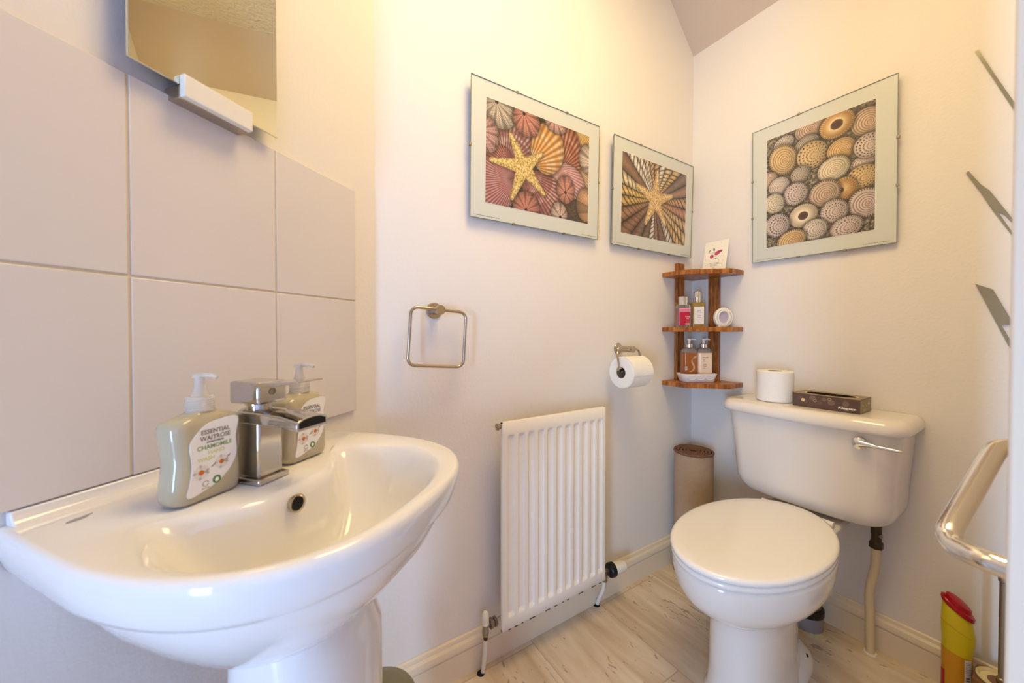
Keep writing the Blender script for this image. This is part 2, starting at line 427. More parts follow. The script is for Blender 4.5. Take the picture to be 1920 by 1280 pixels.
mb.loft([[(x, y, z) for y, z in ((-0.0005, T - 0.002), (-0.022, T - 0.002), (-0.014, T + 0.003), (-0.0105, T + 0.009), (-0.0095, T + 0.0135), (-0.0005, T + 0.0135))] for x in (-0.1880, 0.1880)])
mb.build('rear_upstand', M['ceramic'], bas, bevel=0.0015, angle=60)
mb = MB(); mb.lathe([(0.0100, 0.0015), (0.0112, 0.0), (0.0112, -0.0025), (0.0100, -0.0030), (0.0086, -0.002), (0.0086, 0.006)], seg=28, axis='y')
ov = mb.build('overflow_ring', M['brushed'], bas, loc=(-0.034, -0.2068, T - 0.0185), rot=(R(-4), 0, 0))
mb = MB(); mb.lathe([(0.009, 0.0), (0.0088, -0.001)], seg=28, axis='y'); mb.build('overflow_hole', M['dark'], ov)
mb = MB(); mb.lathe([(0.024, 0), (0.024, .003), (0.019, .004), (0.017, .002)], o=(-0.012, -0.245, T - 0.1215), seg=24); mb.build('drain', M['chrome'], bas)
mb = MB(); mb.prism(ell(0, 0, 0.0085, 0.0032, 20), 0, 0.0002); mb.prism([(0.006, 0.001), (0.013, 0.001), (0.013, 0.003), (0.005, 0.003)], 0, 0.0002)
mb.build('maker_mark', M['logo'], bas, loc=(-0.16, -0.054, T + 0.0004), rot=(0, 0, R(4)), smooth=False)

ped = thing('basin_pedestal', W1(BS, 0.0, 0.0), 'tall white ceramic pedestal holding up the wash basin', 'pedestal', A1)
def pring(hw, f, b, z, n=28):
    pts = []
    for k in range(n):
        a = 2 * PI * k / n; c, s_ = math.cos(a), math.sin(a)
        cy = (f + b) / 2; pts.append((hw * math.copysign(abs(c) ** 0.8, c), -cy - (f - b) / 2 * math.copysign(abs(s_) ** 0.8, s_), z))
    return pts
mb = MB(); mb.loft([pring(.108, .300, .09, 0), pring(.104, .295, .094, .02), pring(.090, .283, .105, .06), pring(.086, .279, .112, .2), pring(.086, .277, .113, .4), pring(.087, .275, .113, .57), pring(.084, .255, .116, .612)])
mb.build('pedestal_column', M['ceramic'], ped, angle=60)

# ------------------------------------------------------------------ mixer tap
DZ = 0.7855
tap = thing('mixer_tap', W1(0.4120, 0.133, DZ), 'square chrome waterfall mixer tap on the basin rear ledge', 'tap', A1)
MB().box(-.022, .022, -.026, .026, 0, .007).build('base_plate', M['tap'], tap, bevel=.0015)
MB().box(-.0175, .0175, -.020, .020, .0065, .0905).build('tap_body', M['tap'], tap, bevel=.003)
mb = MB()      # open spout: curved trough, arched section
def arch(y, w, h, zc):
    return [(-w, y, zc - h), (-w, y, zc - .002)] + [(-w * math.cos(PI * k / 10), y, zc + h * .55 * math.sin(PI * k / 10)) for k in range(1, 10)] + [(w, y, zc - .002), (w, y, zc - h)]
mb.loft([arch(.018, .0175, .012, .088), arch(-.02, .0185, .012, .088), arch(-.06, .021, .011, .087), arch(-.089, .0235, .010, .083)])
mb.build('spout', M['tap'], tap, bevel=.001)
mb = MB(); mb.loft([[(x, -.0896, z) for x, z in [(-.020, .0765), (.020, .0765), (.020, .083), (.012, .0865), (0, .088), (-.012, .0865), (-.020, .083)]], [(x, -.0905, z) for x, z in [(-.019, .0772), (.019, .0772), (.019, .0825), (.012, .086), (0, .0872), (-.012, .086), (-.019, .0825)]]])
mb.build('spout_mouth', M['dark'], tap, smooth=False)
MB().lathe([(.0145, .090), (.0145, .099), (.016, .099), (.016, .104)], seg=28).build('cartridge_collar', M['tap'], tap, angle=30)
hd = MB().box(-.0205, .0205, -.024, .026, .1015, .1300).build('tap_handle', M['tap'], tap, bevel=.003)
mb = MB(); mb.loft([[(-.021, -.015, .122), (.021, -.015, .122), (.021, -.015, .1285), (-.021, -.015, .1285)], [(-.0205, -.060, .1275), (.0205, -.060, .1275), (.0205, -.060, .1315), (-.0205, -.060, .1315)], [(-.0195, -.086, .1315), (.0195, -.086, .1315), (.0195, -.086, .1335), (-.0195, -.086, .1335)]])
mb.build('lever_blade', M['tap'], hd, bevel=.0008)
MB().lathe([(.0045, 0), (.0045, -.0012), (.0032, -.0012), (.0032, -.0004)], axis='y', seg=20).build('handle_button', M['steel'], hd, loc=(-.001, -.024, .1165))

# ------------------------------------------------------------------ soap bottles on the basin
def make_soap(loc, label):
    t = thing('soap_bottle', loc, label, 'soap bottle', A1, 'hand wash bottles on the basin')
    def sec(w, d, z, dx=0):
        return [(x + dx, y, z) for x, y in rrect(-w, w, -d, d, min(w, d) * 0.72, 5)]
    prof = [(.030, .014, 0, 0), (.0365, .0185, .004, 0), (.0385, .0195, .012, 0), (.0375, .019, .03, .001), (.0355, .0185, .048, .001), (.0365, .019, .066, 0), (.0385, .0195, .082, 0), (.0385, .019, .088, 0), (.036, .0175, .093, 0), (.028, .0155, .0965, 0), (.020, .0135, .0985, 0), (.0145, .0125, .100, 0), (.0135, .012, .102, 0)]
    b = MB().loft([sec(*p) for p in prof]).build('bottle_body', M['soap'], t, angle=60)
    # white curved label on the front
    P = [(-.0255, .010), (-.005, .014), (.010, .021), (.022, .033), (.0275, .048), (.0265, .068), (.029, .090), (.010, .0915), (-.006, .088), (-.018, .077), (-.0235, .066), (-.0215, .045), (-.0235, .026)]
    P = [(p[0], p[1]) for p in catmull([(x, z, 0) for x, z in P], 4, True)]
    lab = MB().slab(P, -.0006, 0.0003).build('label', M['label'], b, smooth=False, loc=(0, -.0196, 0)); lab['label'] = 'white paper label'
    y = -.0204
    for s_, sz, z, m, x, xs in (('ESSENTIAL', .0073, .0765, 'ink_grey', .0035, .92), ('WAITROSE', .0073, .0695, 'ink_grey', .0035, .92), ('ANTIBACTERIAL', .0026, .0662, 'ink_grey', .003, 1), ('CHAMOMILE', .0068, .0595, 'ink_green', .0025, .98), ('HAND', .0060, .0530, 'ink_lime', .004, 1.05), ('WASH', .0060, .0465, 'ink_lime', -.007, 1.05)):
        text(s_, sz, M[m], lab, (x, -.0007, z), xs=xs, offset=.00012)
    # two daisies and the green roundel
    mb = MB(); md = MB(); mc = MB()
    for cx, cz, r_ in ((-.0125, .0345, .0085), (.0095, .0405, .0078)):
        for k in range(13):
            a = 2 * PI * k / 13 + .2
            q = md if k % 3 == 0 else mb
            q.slab(ell(cx + r_ * .62 * math.cos(a), cz + r_ * .62 * math.sin(a), r_ * .42, r_ * .235, 10, a), -.0002, 0)
        mc.slab(ell(cx, cz, r_ * .34, r_ * .34, 14), -.0004, 0)
    fl = mb.build('daisy_petals', M['petal'], lab, smooth=False, loc=(0, -.0007, 0))
    md.build('daisy_shaded_petals', M['petal_sh'], lab, smooth=False, loc=(0, -.00065, 0))
    mc.build('daisy_centres', M['orange'], lab, smooth=False, loc=(0, -.0007, 0))
    mb = MB(); mb.slab(ell(.004, .0215, .0046, .0046, 20), -.0002, 0); mb.build('green_roundel', M['leafgreen'], lab, smooth=False, loc=(0, -.0007, 0))
    mb = MB(); mb.slab(ell(.004, .0212, .0022, .0026, 14), -.0004, 0); mb.build('hand_mark', M['ink_white'], lab, smooth=False, loc=(0, -.0007, 0))
    mb = MB()
    for k in range(10):
        a = R(30 + 300 * k / 9); mb.slab(ell(-.008 + .003 * math.cos(a), .0205 + .0028 * math.sin(a), .0006, .0006, 6), -.0002, 0)
    mb.build('care_mark', M['ink_grey'], lab, smooth=False, loc=(0, -.0007, 0))
    text('RECYCLE', .002, M['ink_rose'], lab, (-.008, -.0007, .0148))
    mb = MB()
    for k in range(2):
        mb.slab([(-.002 + k * .017, .0375 - k * -.006), (.001 + k * .017, .0385 - k * -.006), (.003 + k * .017, .041 - k * -.006), (0 + k * .017, .0395 - k * -.006)], -.0003, 0)
    mb.build('seed_marks', M['ink_grey'], lab, smooth=False, loc=(0, -.0007, 0))
    # ribbed cap and pump
    mb = MB(); pr = [(.0135, .1015)]
    for k in range(6): pr += [(.0142, .1025 + k * .0026), (.0134, .1036 + k * .0026)]
    pr += [(.0130, .1185), (.009, .119)]
    cap = mb.lathe(pr, seg=28).build('ribbed_cap', M['clearpl'], t, angle=20)
    mb = MB(); mb.lathe([(.0095, .119), (.0080, .121), (.0052, .131), (.0050, .140), (.0072, .1405), (.0072, .1435), (.0060, .145), (.002, .1455)], seg=20)
    pump = mb.build('pump_stem', M['clearpl'], t, angle=40)
    mb = MB(); mb.tube([(0, 0, .143), (.0, -.012, .1438), (0, -.022, .1432), (0, -.028, .1408)], [.0036, .0030, .0024, .0018], 10); mb.build('pump_nozzle', M['clearpl'], pump)
    return t
s1 = make_soap(W1(.4735, .118, DZ), 'hand soap pump bottle nearest the camera, standing left of the tap')
s2 = copy_tree(s1); s2.location = W1(.335, .118, DZ); s2['label'] = 'hand soap pump bottle partly hidden behind the tap spout'

# ------------------------------------------------------------------ mirror with its lower clamp
mir = thing('wall_mirror', W1(.293, .0, 1.308), 'frameless rectangular mirror hanging above the splashback tiles over the basin', 'mirror', A1)
MB().box(-.198, 0, -.030, -.026, 0, .60).build('mirror_glass', M['mirror'], mir, bevel=.0012, smooth=False)
MB().box(-.194, -.004, -.0259, -.024, .004, .596).build('backing_board', M['mirror_back'], mir, smooth=False)
MB().box(-.17, -.03, -.024, -.001, .03, .57).build('spacer', M['mirror_back'], mir, smooth=False)
mb = MB(); mb.box(-.145, -.052, -.030, -.0008, -.018, -.001); mb.build('clamp_base', M['brushed'], mir, bevel=.001)
mb = MB(); mb.box(-.145, -.052, -.0405, -.0305, -.0175, .012); mb.build('clamp_front', M['white_pl'], mir, bevel=.0012)

# ------------------------------------------------------------------ towel ring
def ring_pts(hw, hh, r, n=6):
    p = []
    for cx, cz, a0 in ((hw - r, -hh + r, -90), (hw - r, hh - r, 0), (-hw + r, hh - r, 90), (-hw + r, -hh + r, 180)):
        for k in range(n + 1):
            a = R(a0 + 90 * k / n); p.append((cx + r * math.cos(a), 0, cz + r * math.sin(a)))
    return p
tr = thing('towel_ring', (-1.2065, -.0003, 1.036), 'square wire towel ring on a round chrome rosette, tilted slightly', 'towel ring')
MB().lathe([(.022, 0), (.022, -.004), (.020, -.006), (.012, -.0065)], axis='y', seg=32).build('wall_rosette', M['brushed'], tr, angle=30)
MB().lathe([(.0115, -.006), (.0115, -.040), (.0125, -.041), (.0125, -.052), (.0115, -.053)], axis='y', seg=28).build('post', M['brushed'], tr, angle=30)
P = ring_pts(.076, .074, .019); mb = MB()
P = P + [P[0], P[1]]
mb.tube(P, .0042, 12, cap=False)
mb.build('square_ring', M['brushed'], tr, loc=(-.005, -.044, -.073), rot=(R(-2), R(4.5), 0))

# ------------------------------------------------------------------ toilet roll holder and roll
th = thing('toilet_roll_holder', (-.482, -.0003, .915), 'chrome wire toilet roll holder on the back wall', 'toilet roll holder')
MB().lathe([(.021, 0), (.021, -.004), (.019, -.006), (.012, -.0065)], axis='y', seg=32).build('wall_rosette', M['brushed'], th, angle=30)
MB().lathe([(.010, -.006), (.010, -.050), (.0115, -.052), (.0115, -.075), (.0105, -.076)], axis='y', seg=24).build('post', M['brushed'], th, angle=30)
P = catmull([(.044, -.066, -.050), (.042, -.066, -.016), (.030, -.066, -.002), (.01, -.066, 0), (-.055, -.066, 0), (-.074, -.067, -.006), (-.081, -.072, -.022), (-.081, -.082, -.066)], 6)
MB().tube(P, .0036, 10).build('wire_arm', M['brushed'], th)
MB().tube([(-.090, -.082, -.066), (.031, -.082, -.066)], .0062, 16).build('spindle', M['brushed'], th, angle=40)
def paper_roll(name, loc, label, r, h, hole, axis, group=None, flap=True):
    t = thing(name, loc, label, 'toilet roll')
    prof = [(hole, 0), (r - .003, 0), (r, .003), (r, h - .003), (r - .003, h), (hole, h)]
    # a ring section: outer skin plus hole
    mb = MB(); seg = 48
    rings = []
    for rr, hh in prof + [prof[0]]:
        ring = []
        for k in range(seg):
            a = 2 * PI * k / seg; c, d = rr * math.cos(a), rr * math.sin(a)
            ring.append((c, d, hh) if axis == 'z' else (hh, c, d))
        rings.append(ring)
    mb.loft(rings, cap=False); mb.build('paper', M['paper'], t, angle=40)
    mb = MB(); rings = []
    for rr, hh in ((hole, .0005), (hole - .001, .0005), (hole - .001, h - .0005), (hole, h - .0005)):
        ring = []
        for k in range(32):
            a = 2 * PI * k / 32; c, d = rr * math.cos(a), rr * math.sin(a)
            ring.append((c, d, hh) if axis == 'z' else (hh, c, d))
        rings.append(ring)
    mb.loft(rings, cap=False); mb.build('cardboard_core', M['paper_in'], t, angle=40)
    return t
RR = .0555
roll = paper_roll('toilet_roll', (-.557, -.082, .836), 'white toilet roll hanging on the wall holder', RR, .103, .020, 'x')
mb = MB(); rings = []   # loose end sheet lying over the top and front
for k in range(19):
    a = R(100 + 88 * k / 18)   # over the top towards the room side (-y)
    rings.append([(x, (RR + .0002 + e) * math.cos(a), (RR + .0002 + e) * math.sin(a)) for x, e in ((.0005, 0), (.1025, 0), (.1025, .0016), (.0005, .0016))])
mb.loft(rings); mb.build('loose_sheet', M['paper'], roll, angle=50)

# ------------------------------------------------------------------ radiator
rad = thing('radiator', (-1.040, 0, .135), 'cream ribbed panel radiator on the back wall', 'radiator')
RW, RH, Y0 = .407, .590, -.087
NX, NZ = 190, 60; pitch = RW / 11.6; xm = (RW - 11 * pitch) / 2
vs = []; zs = [0, .003, .006, .012] + [.012 + (RH - .024) * k / (NZ - 1) for k in range(1, NZ - 1)] + [RH - .012, RH - .006, RH - .003, RH]
def flute(x, z):
    z0, z1 = .034, RH - .034
    if x < xm or x > RW - xm: return 0
    u = ((x - xm) / pitch) % 1.0; d = abs(u - .5) * 2          # 0 centre of recess
    f = 1 if d < .42 else (0 if d > .66 else .5 + .5 * math.cos(PI * (d - .42) / .24))
    def sm(a): a = max(0, min(1, a)); return a * a * (3 - 2 * a)
    e = sm((z - z0) / .014) * sm((z1 - z) / .014)
    return .0065 * f * e
zs = sorted(set([0, .002, .030, RH - .030, RH - .002, RH] + [.030 + .022 * k / 12 for k in range(13)] + [RH - .052 + .022 * k / 12 for k in range(13)] + [.06 + (RH - .12) * k / 10 for k in range(11)]))
xs_ = [RW * k / NX for k in range(NX + 1)]
for z in zs:
    for x in xs_:
        edge = min(x, RW - x, z, RH - z); rd = max(0, .004 - edge)
        vs.append((x, Y0 + rd + flute(x, z), z))
n = len(xs_); fs = [(j * n + i, j * n + i + 1, (j + 1) * n + i + 1, (j + 1) * n + i) for j in range(len(zs) - 1) for i in range(n - 1)]
mb = MB(); mb.add(vs, fs)
bd = [(0, Y0 + .004), (RW, Y0 + .004)]
mb.box(0, RW, Y0 + .004, Y0 + .012, 0, .004); mb.box(0, RW, Y0 + .004, Y0 + .016, RH - .004, RH); mb.box(0, .004, Y0 + .004, Y0 + .012, 0, RH); mb.box(RW - .004, RW, Y0 + .004, Y0 + .012, 0, RH)
mb.build('radiator_panel', M['rad'], rad, angle=50)
MB().box(.004, RW - .004, Y0 + .008, Y0 + .022, .004, RH - .006).build('rear_skin', M['rad'], rad, bevel=.004)
MB().box(.06, .085, Y0 + .02, -.001, .06, RH - .06).build('wall_bracket', M['rad'], rad); MB().box(RW - .085, RW - .06, Y0 + .02, -.001, .06, RH - .06).build('wall_bracket', M['rad'], rad)
mb = MB(); mb.lathe([(.007, -.002), (.007, -.008), (.0105, -.0085), (.0105, -.0135), (.006, -.0145)], axis='x', seg=6); mb.build('bleed_plug', M['steel'], rad, loc=(0.002, Y0 + .014, RH - .012), angle=20)
random.seed(4)
x = .02
while x < RW - .02:
    w = random.uniform(.004, .022)
    MB().slab([(x, .0004), (x + w, .0004), (x + w * .8, .0028), (x + w * .25, .0022)], Y0 + .0008, Y0 + .0035).build('rust_chip', M['brass_old'], rad, smooth=False)
    x += w + random.uniform(.008, .045)
# lockshield valve at the left, thermostatic valve at the right
v = thing('lockshield_valve', (-1.074, -.048, .0), 'small radiator valve with ribbed white cap left of the radiator', 'radiator valve')
pr = [(.0085, .150)] + [(.0105 - .0006 * (k % 2), .151 + .003 * k) for k in range(8)] + [(.0095, .178), (.006, .186), (.002, .188)]
MB().lathe(pr, seg=20).build('valve_cap', M['white_pl'], v, angle=30)
MB().lathe([(.008, .118), (.0095, .122), (.0095, .134), (.0085, .136), (.0085, .151)], seg=16).build('valve_body', M['steel'], v, angle=30)
MB().lathe([(.006, .105), (.0062, .118)], seg=12).build('olive_nut', M['brass_old'], v)
mb = MB(); mb.lathe([(.006, .004), (.006, .012), (.0145, .013), (.0145, .022), (.009, .023), (.009, .026), (.014, .027), (.014, .034)], axis='x', seg=6); mb.build('union_nut', M['steel'], v, loc=(.0, 0, .146), angle=20)
MB().tube([(0, 0, .108), (.0005, .004, .07), (-.001, .014, .004)], .0062, 14).build('tail_pipe', M['white_pl'], v)
MB().lathe([(.011, .0002), (.011, .0012)], o=(-.007, .016, 0), seg=16).build('pipe_hole', M['dark'], v, smooth=False)
v = thing('thermostatic_valve', (-.600, -.050, .0), 'black and white thermostatic valve right of the radiator', 'radiator valve')
MB().lathe([(.008, .1), (.010, .104), (.010, .120), (.0085, .126), (.0085, .140), (.006, .142)], seg=16).build('valve_body', M['steel'], v, angle=30)
MB().tube([(-.026, 0, .133), (.018, 0, .133)], .0085, 14).build('valve_neck', M['steel'], v, angle=40)
ax = thing_rot = (0, 0, R(-8))
hd_ = MB().lathe([(.011, .016), (.0215, .018), (.0245, .022), (.0250, .036), (.0235, .040)], axis='x', seg=28).build('black_collar', M['black'], v, loc=(0, 0, .133), rot=ax, angle=30)
pr = [(.0245, .0385), (.0245, .043), (.0205, .045), (.0200, .050), (.0188, .083), (.0175, .086), (.010, .0865)]
MB().lathe(pr, axis='x', seg=28).build('white_head', M['white_pl'], v, loc=(0, 0, .133), rot=ax, angle=30)
MB().box(.020, .034, -.002, .002, .024, .0275).build('setting_pin', M['black'], v, loc=(0, 0, .133), rot=ax)
MB().tube([(0, 0, .105), (-.003, .004, .07), (-.006, .020, .03), (-.004, .030, .004)], .0062, 14).build('tail_pipe', M['white_pl'], v)
MB().lathe([(.011, .0002), (.011, .0012)], o=(-.009, .030, 0), seg=16).build('pipe_hole', M['dark'], v, smooth=False)

# ------------------------------------------------------------------ clip-framed prints
def painter(W_, H_, step):
    nx, ny = int(W_ / step) + 1, int(H_ / step) + 1
    X, Y = np.meshgrid(np.linspace(0, W_, nx), np.linspace(0, H_, ny))   # Y down
    return X, Y
def vnoise(X, Y, f, seed=0):
    rs = np.random.RandomState(seed); g = rs.rand(256, 256)
    x = X * f + 37.3; y = Y * f + 11.7; xi = np.floor(x).astype(int); yi = np.floor(y).astype(int)
    fx = x - xi; fy = y - yi; fx = fx * fx * (3 - 2 * fx); fy = fy * fy * (3 - 2 * fy)
    a = g[yi % 256, xi % 256]; b = g[yi % 256, (xi + 1) % 256]; c = g[(yi + 1) % 256, xi % 256]; d = g[(yi + 1) % 256, (xi + 1) % 256]
    return a * (1 - fx) * (1 - fy) + b * fx * (1 - fy) + c * (1 - fx) * fy + d * fx * fy
def put(I, m, col):
    m = np.clip(m, 0, 1)[..., None]; I[:] = I * (1 - m) + np.asarray(col, float) * m
def cmix(a, b, t):
    t = np.clip(t, 0, 1)[..., None]; return np.asarray(a, float) * (1 - t) + np.asarray(b, float) * t
def soft(d, w=0.0012): return np.clip(0.5 + d / w, 0, 1)
def print_mesh(name, I, W_, H_, parent, loc, m):
    ny, nx = I.shape[:2]
    xs = np.linspace(0, W_, nx); zs = H_ - np.linspace(0, H_, ny)
    co = np.zeros((ny, nx, 3)); co[..., 0] = xs[None, :]; co[..., 2] = zs[:, None]
    idx = np.arange(nx * ny).reshape(ny, nx)
    f = np.stack([idx[1:, :-1], idx[1:, 1:], idx[:-1, 1:], idx[:-1, :-1]], -1).reshape(-1, 4)
    me = bpy.data.meshes.new(name); me.from_pydata(co.reshape(-1, 3).tolist(), [], f.tolist())
    g_ = I.mean(-1, keepdims=True); I = 26 + .87 * (I * .86 + g_ * .14)
    c = np.clip(I.reshape(-1, 3) / 255, 0, 1); c = np.where(c <= 0.04045, c / 12.92, ((c + 0.055) / 1.055) ** 2.4)
    at = me.color_attributes.new('Col', 'FLOAT_COLOR', 'POINT')
    at.data.foreach_set('color', np.concatenate([c, np.ones((len(c), 1))], 1).astype(np.float32).ravel())
    me.materials.append(m); o = bpy.data.objects.new(name, me); C.objects.link(o); o.parent = parent; o.location = loc
    return o
M['print'] = vcol_mat('glossy_print', 0.22)

def star_shape(X, Y, c, tips, w0, w1):
    d = np.full(X.shape, -1.0); ridge = np.zeros(X.shape)
    for tx, ty in tips:
        vx, vy = tx - c[0], ty - c[1]; L = math.hypot(vx, vy); ux, uy = vx / L, vy / L
        a = (X - c[0]) * ux + (Y - c[1]) * uy; b = np.abs(-(X - c[0]) * uy + (Y - c[1]) * ux)
        t = np.clip(a / L, -0.25, 1); w = w0 + (w1 - w0) * np.clip(t, 0, 1) ** .8
        q = np.where(a > L, w1 - np.hypot(a - L, b), w - b); q = np.where(a < 0, w0 - np.hypot(a, b), q)
        d = np.maximum(d, q); ridge = np.maximum(ridge, np.exp(-(b / .003) ** 2) * (a > 0) * (a < L))
    return d, ridge
def paint_star(I, X, Y, c, tips, w0, w1, lo, hi):
    d0, _ = star_shape(X - .003, Y - .004, c, tips, w0, w1); put(I, soft(d0, .012) * .55, (44, 28, 18))
    d, rg = star_shape(X, Y, c, tips, w0, w1)
    n = vnoise(X, Y, 330, 3) * .6 + vnoise(X, Y, 520, 8) * .5
    col = cmix(lo, hi, (n - .30) * 2.2 + .35 * rg); col = col * (0.78 + .22 * np.clip(d / .006, 0, 1))[..., None]
    put(I, soft(d), col)
def paint_urchin(I, X, Y, c, r, hole, base, dark, k=34):
    dx, dy = (X - c[0]) / r[0], (Y - c[1]) / r[1]; q = np.hypot(dx, dy)
    put(I, soft((1.10 - q) * r[0], .01) * .6, (40, 26, 20))
    hx, hy = X - hole[0], Y - hole[1]; a = np.arctan2(hy, hx); rr = np.hypot(hx, hy)
    st = .5 + .5 * np.cos(a * k); st2 = .5 + .5 * np.cos(a * k / 3.0)
    dots = .5 + .5 * np.cos(rr * 2 * PI / .0052 + np.where(st > .5, 0, PI))
    col = cmix(np.asarray(dark, float) * .85, np.minimum(np.asarray(base, float) * 1.08 + 10, 255), .12 + .62 * dots + .26 * st); col = col * (1 - .34 * (st2 > .84))[..., None]
    col = col * (1 - .38 * np.clip(q, 0, 1) ** 3)[..., None]
    put(I, soft((1 - q) * r[0]), col)
    if hole[2]: put(I, soft(.0055 - rr), (38, 26, 20))
def paint_fan(I, X, Y, c, r, apex, base, rib, band, k=26, rot=0.0):
    dx, dy = X - c[0], Y - c[1]; cs, sn = math.cos(rot), math.sin(rot)
    q = np.hypot((dx * cs + dy * sn) / r[0], (-dx * sn + dy * cs) / r[1])
    put(I, soft((1.07 - q) * r[0], .012) * .6, (40, 24, 20))
    ax, ay = X - apex[0], Y - apex[1]; a = np.arctan2(ay, ax); rr = np.hypot(ax, ay)
    st = .5 + .5 * np.cos(a * 3 * k); bd = vnoise(rr, a * .02, 120, int(k)) * .8 + vnoise(X, Y, 70, 5) * .3
    col = cmix(np.minimum(np.asarray(base, float) * 1.05 + 8, 255), np.asarray(band, float), (bd - .42) * 3.2); col = cmix(rib, np.array([0, 0, 0]), np.zeros_like(X)) * (1 - st[..., None]) * .85 + col * (.15 + .85 * st[..., None])
    col = col * (.62 + .38 * np.clip(rr / .03, 0, 1))[..., None]; col = col * (1 - .25 * np.clip(q, 0, 1) ** 5)[..., None]
    put(I, soft((1 - q) * r[0]), col)

def print_starfish_shells():
    X, Y = painter(.40, .30, .00115); I = np.zeros(X.shape + (3,)); I[:] = (70, 54, 42)
    g = vnoise(X, Y, 400, 1); I *= (.55 + .8 * g)[..., None]
    fan = lambda *a, **k: paint_fan(I, X, Y, *a, **k); ur = lambda *a, **k: paint_urchin(I, X, Y, *a, **k)
    fan((.385, .010), (.05, .04), (.34, -.03), (204, 164, 70), (150, 96, 40), (226, 190, 110), k=18)
    fan((.375, .150), (.045, .055), (.330, .115), (196, 150, 92), (140, 88, 50), (214, 184, 140), k=20)
    fan((.090, .105), (.080, .090), (.070, .185), (196, 160, 150), (96, 52, 46), (150, 86, 84), k=20)
    fan((.020, .235), (.090, .085), (.100, .215), (190, 116, 108), (110, 48, 50), (206, 150, 142), k=26)
    fan((.035, .150), (.05, .03), (.09, .18), (160, 80, 70), (90, 40, 36), (190, 120, 100), k=18)
    fan((.310, .075), (.056, .088), (.272, .150), (178, 92, 58), (84, 36, 26), (214, 150, 108), k=17, rot=-.2)
    fan((.305, .175), (.075, .058), (.232, .140), (214, 150, 146), (150, 80, 84), (232, 196, 186), k=26)
    fan((.205, .235), (.078, .070), (.135, .180), (206, 152, 140), (96, 44, 42), (170, 96, 90), k=22)
    fan((.222, .090), (.066, .082), (.150, .160), (222, 162, 74), (158, 88, 30), (244, 214, 160), k=15, rot=.2)
    ur((.255, .000), (.045, .032), (.25, -.02, 0), (220, 172, 154), (150, 92, 84))
    ur((.045, .028), (.056, .050), (.034, .004, 1), (214, 196, 170), (128, 108, 88))
    ur((.140, .026), (.050, .048), (.130, .008, 1), (224, 142, 116), (148, 74, 60))
    ur((.006, .106), (.036, .052), (-.02, .10, 0), (214, 156, 140), (146, 92, 84))
    ur((.392, .080), (.036, .048), (.44, .09, 0), (224, 200, 176), (150, 118, 100))
    ur((.299, .203), (.038, .046), (.298, .212, 1), (232, 150, 124), (160, 74, 62), k=22)
    ur((.143, .285), (.050, .044), (.142, .298, 1), (222, 134, 106), (150, 70, 56))
    ur((.273, .285), (.034, .036), (.278, .297, 1), (230, 196, 170), (164, 116, 100), k=24)
    ur((.392, .238), (.046, .058), (.46, .25, 0), (226, 170, 112), (170, 108, 64), k=12)
    paint_star(I, X, Y, (.132, .168), [(.083, .083), (.018, .174), (.090, .270), (.210, .236), (.199, .110)], .0275, .007, (158, 112, 30), (250, 218, 128))
    return I
def print_starfish_cones():
    X, Y = painter(.40, .30, .00115); I = np.zeros(X.shape + (3,)); cx, cy = .193, .146
    a = np.degrees(np.arctan2(-(Y - cy), X - cx)) % 360; r = np.hypot(X - cx, Y - cy)
    ed = [0, 14, 27, 40, 52, 66, 80, 94, 106, 117, 128, 140, 157, 172, 184, 197, 212, 228, 244, 258, 270, 281, 296, 311, 322, 333, 346, 360]
    cols = [(196, 140, 90), (150, 110, 84), (120, 92, 80), (206, 160, 90), (222, 190, 130), (226, 210, 190), (190, 140, 92), (196, 150, 98), (222, 196, 160), (228, 212, 186), (232, 220, 196), (128, 88, 58), (220, 196, 140), (222, 176, 92), (206, 160, 82), (150, 106, 74), (136, 92, 66), (116, 88, 70), (112, 84, 66), (222, 206, 188), (146, 96, 70), (120, 82, 64), (208, 184, 168), (214, 164, 94), (220, 178, 110), (206, 160, 104), (184, 122, 82)]
    band = [1, 0, 0, 1, 1, 1, 1, 1, 1, 1, 1, 0, 1, 1, 1, .5, .4, .2, .2, 1, .4, .2, 1, 1, 1, 1, .4]
    I[:] = (40, 28, 22)
    for i in range(len(ed) - 1):
        w = ed[i + 1] - ed[i]; u = (a - ed[i]) / w; m = (u > 0) & (u < 1)
        ur_ = np.sin(np.clip(u, 0, 1) * PI)
        lr = np.log(np.clip(r, .004, 1)) / math.log(1.17) + (u - .5) * 1.1 + i * .37
        fr = lr % 1.0; bd = np.clip(np.minimum(fr, 1 - fr) / .26, 0, 1)
        c = np.asarray(cols[i], float); sh = (.45 + .55 * ur_) ** .8 * (1 - band[i] * (1 - bd) ** 1.3 * .80)
        st = .9 + .2 * vnoise(X, Y, 260, i)
        col = np.minimum(c[None, None] * 1.08 * (sh * st)[..., None], 250)
        mm = m * np.clip(ur_ * 4.2, 0, 1); put(I, mm, col)
    paint_star(I, X, Y, (.195, .144), [(.206, .030), (.088, .108), (.303, .108), (.262, .231), (.140, .243)], .031, .0085, (176, 118, 50), (252, 216, 146))
    return I
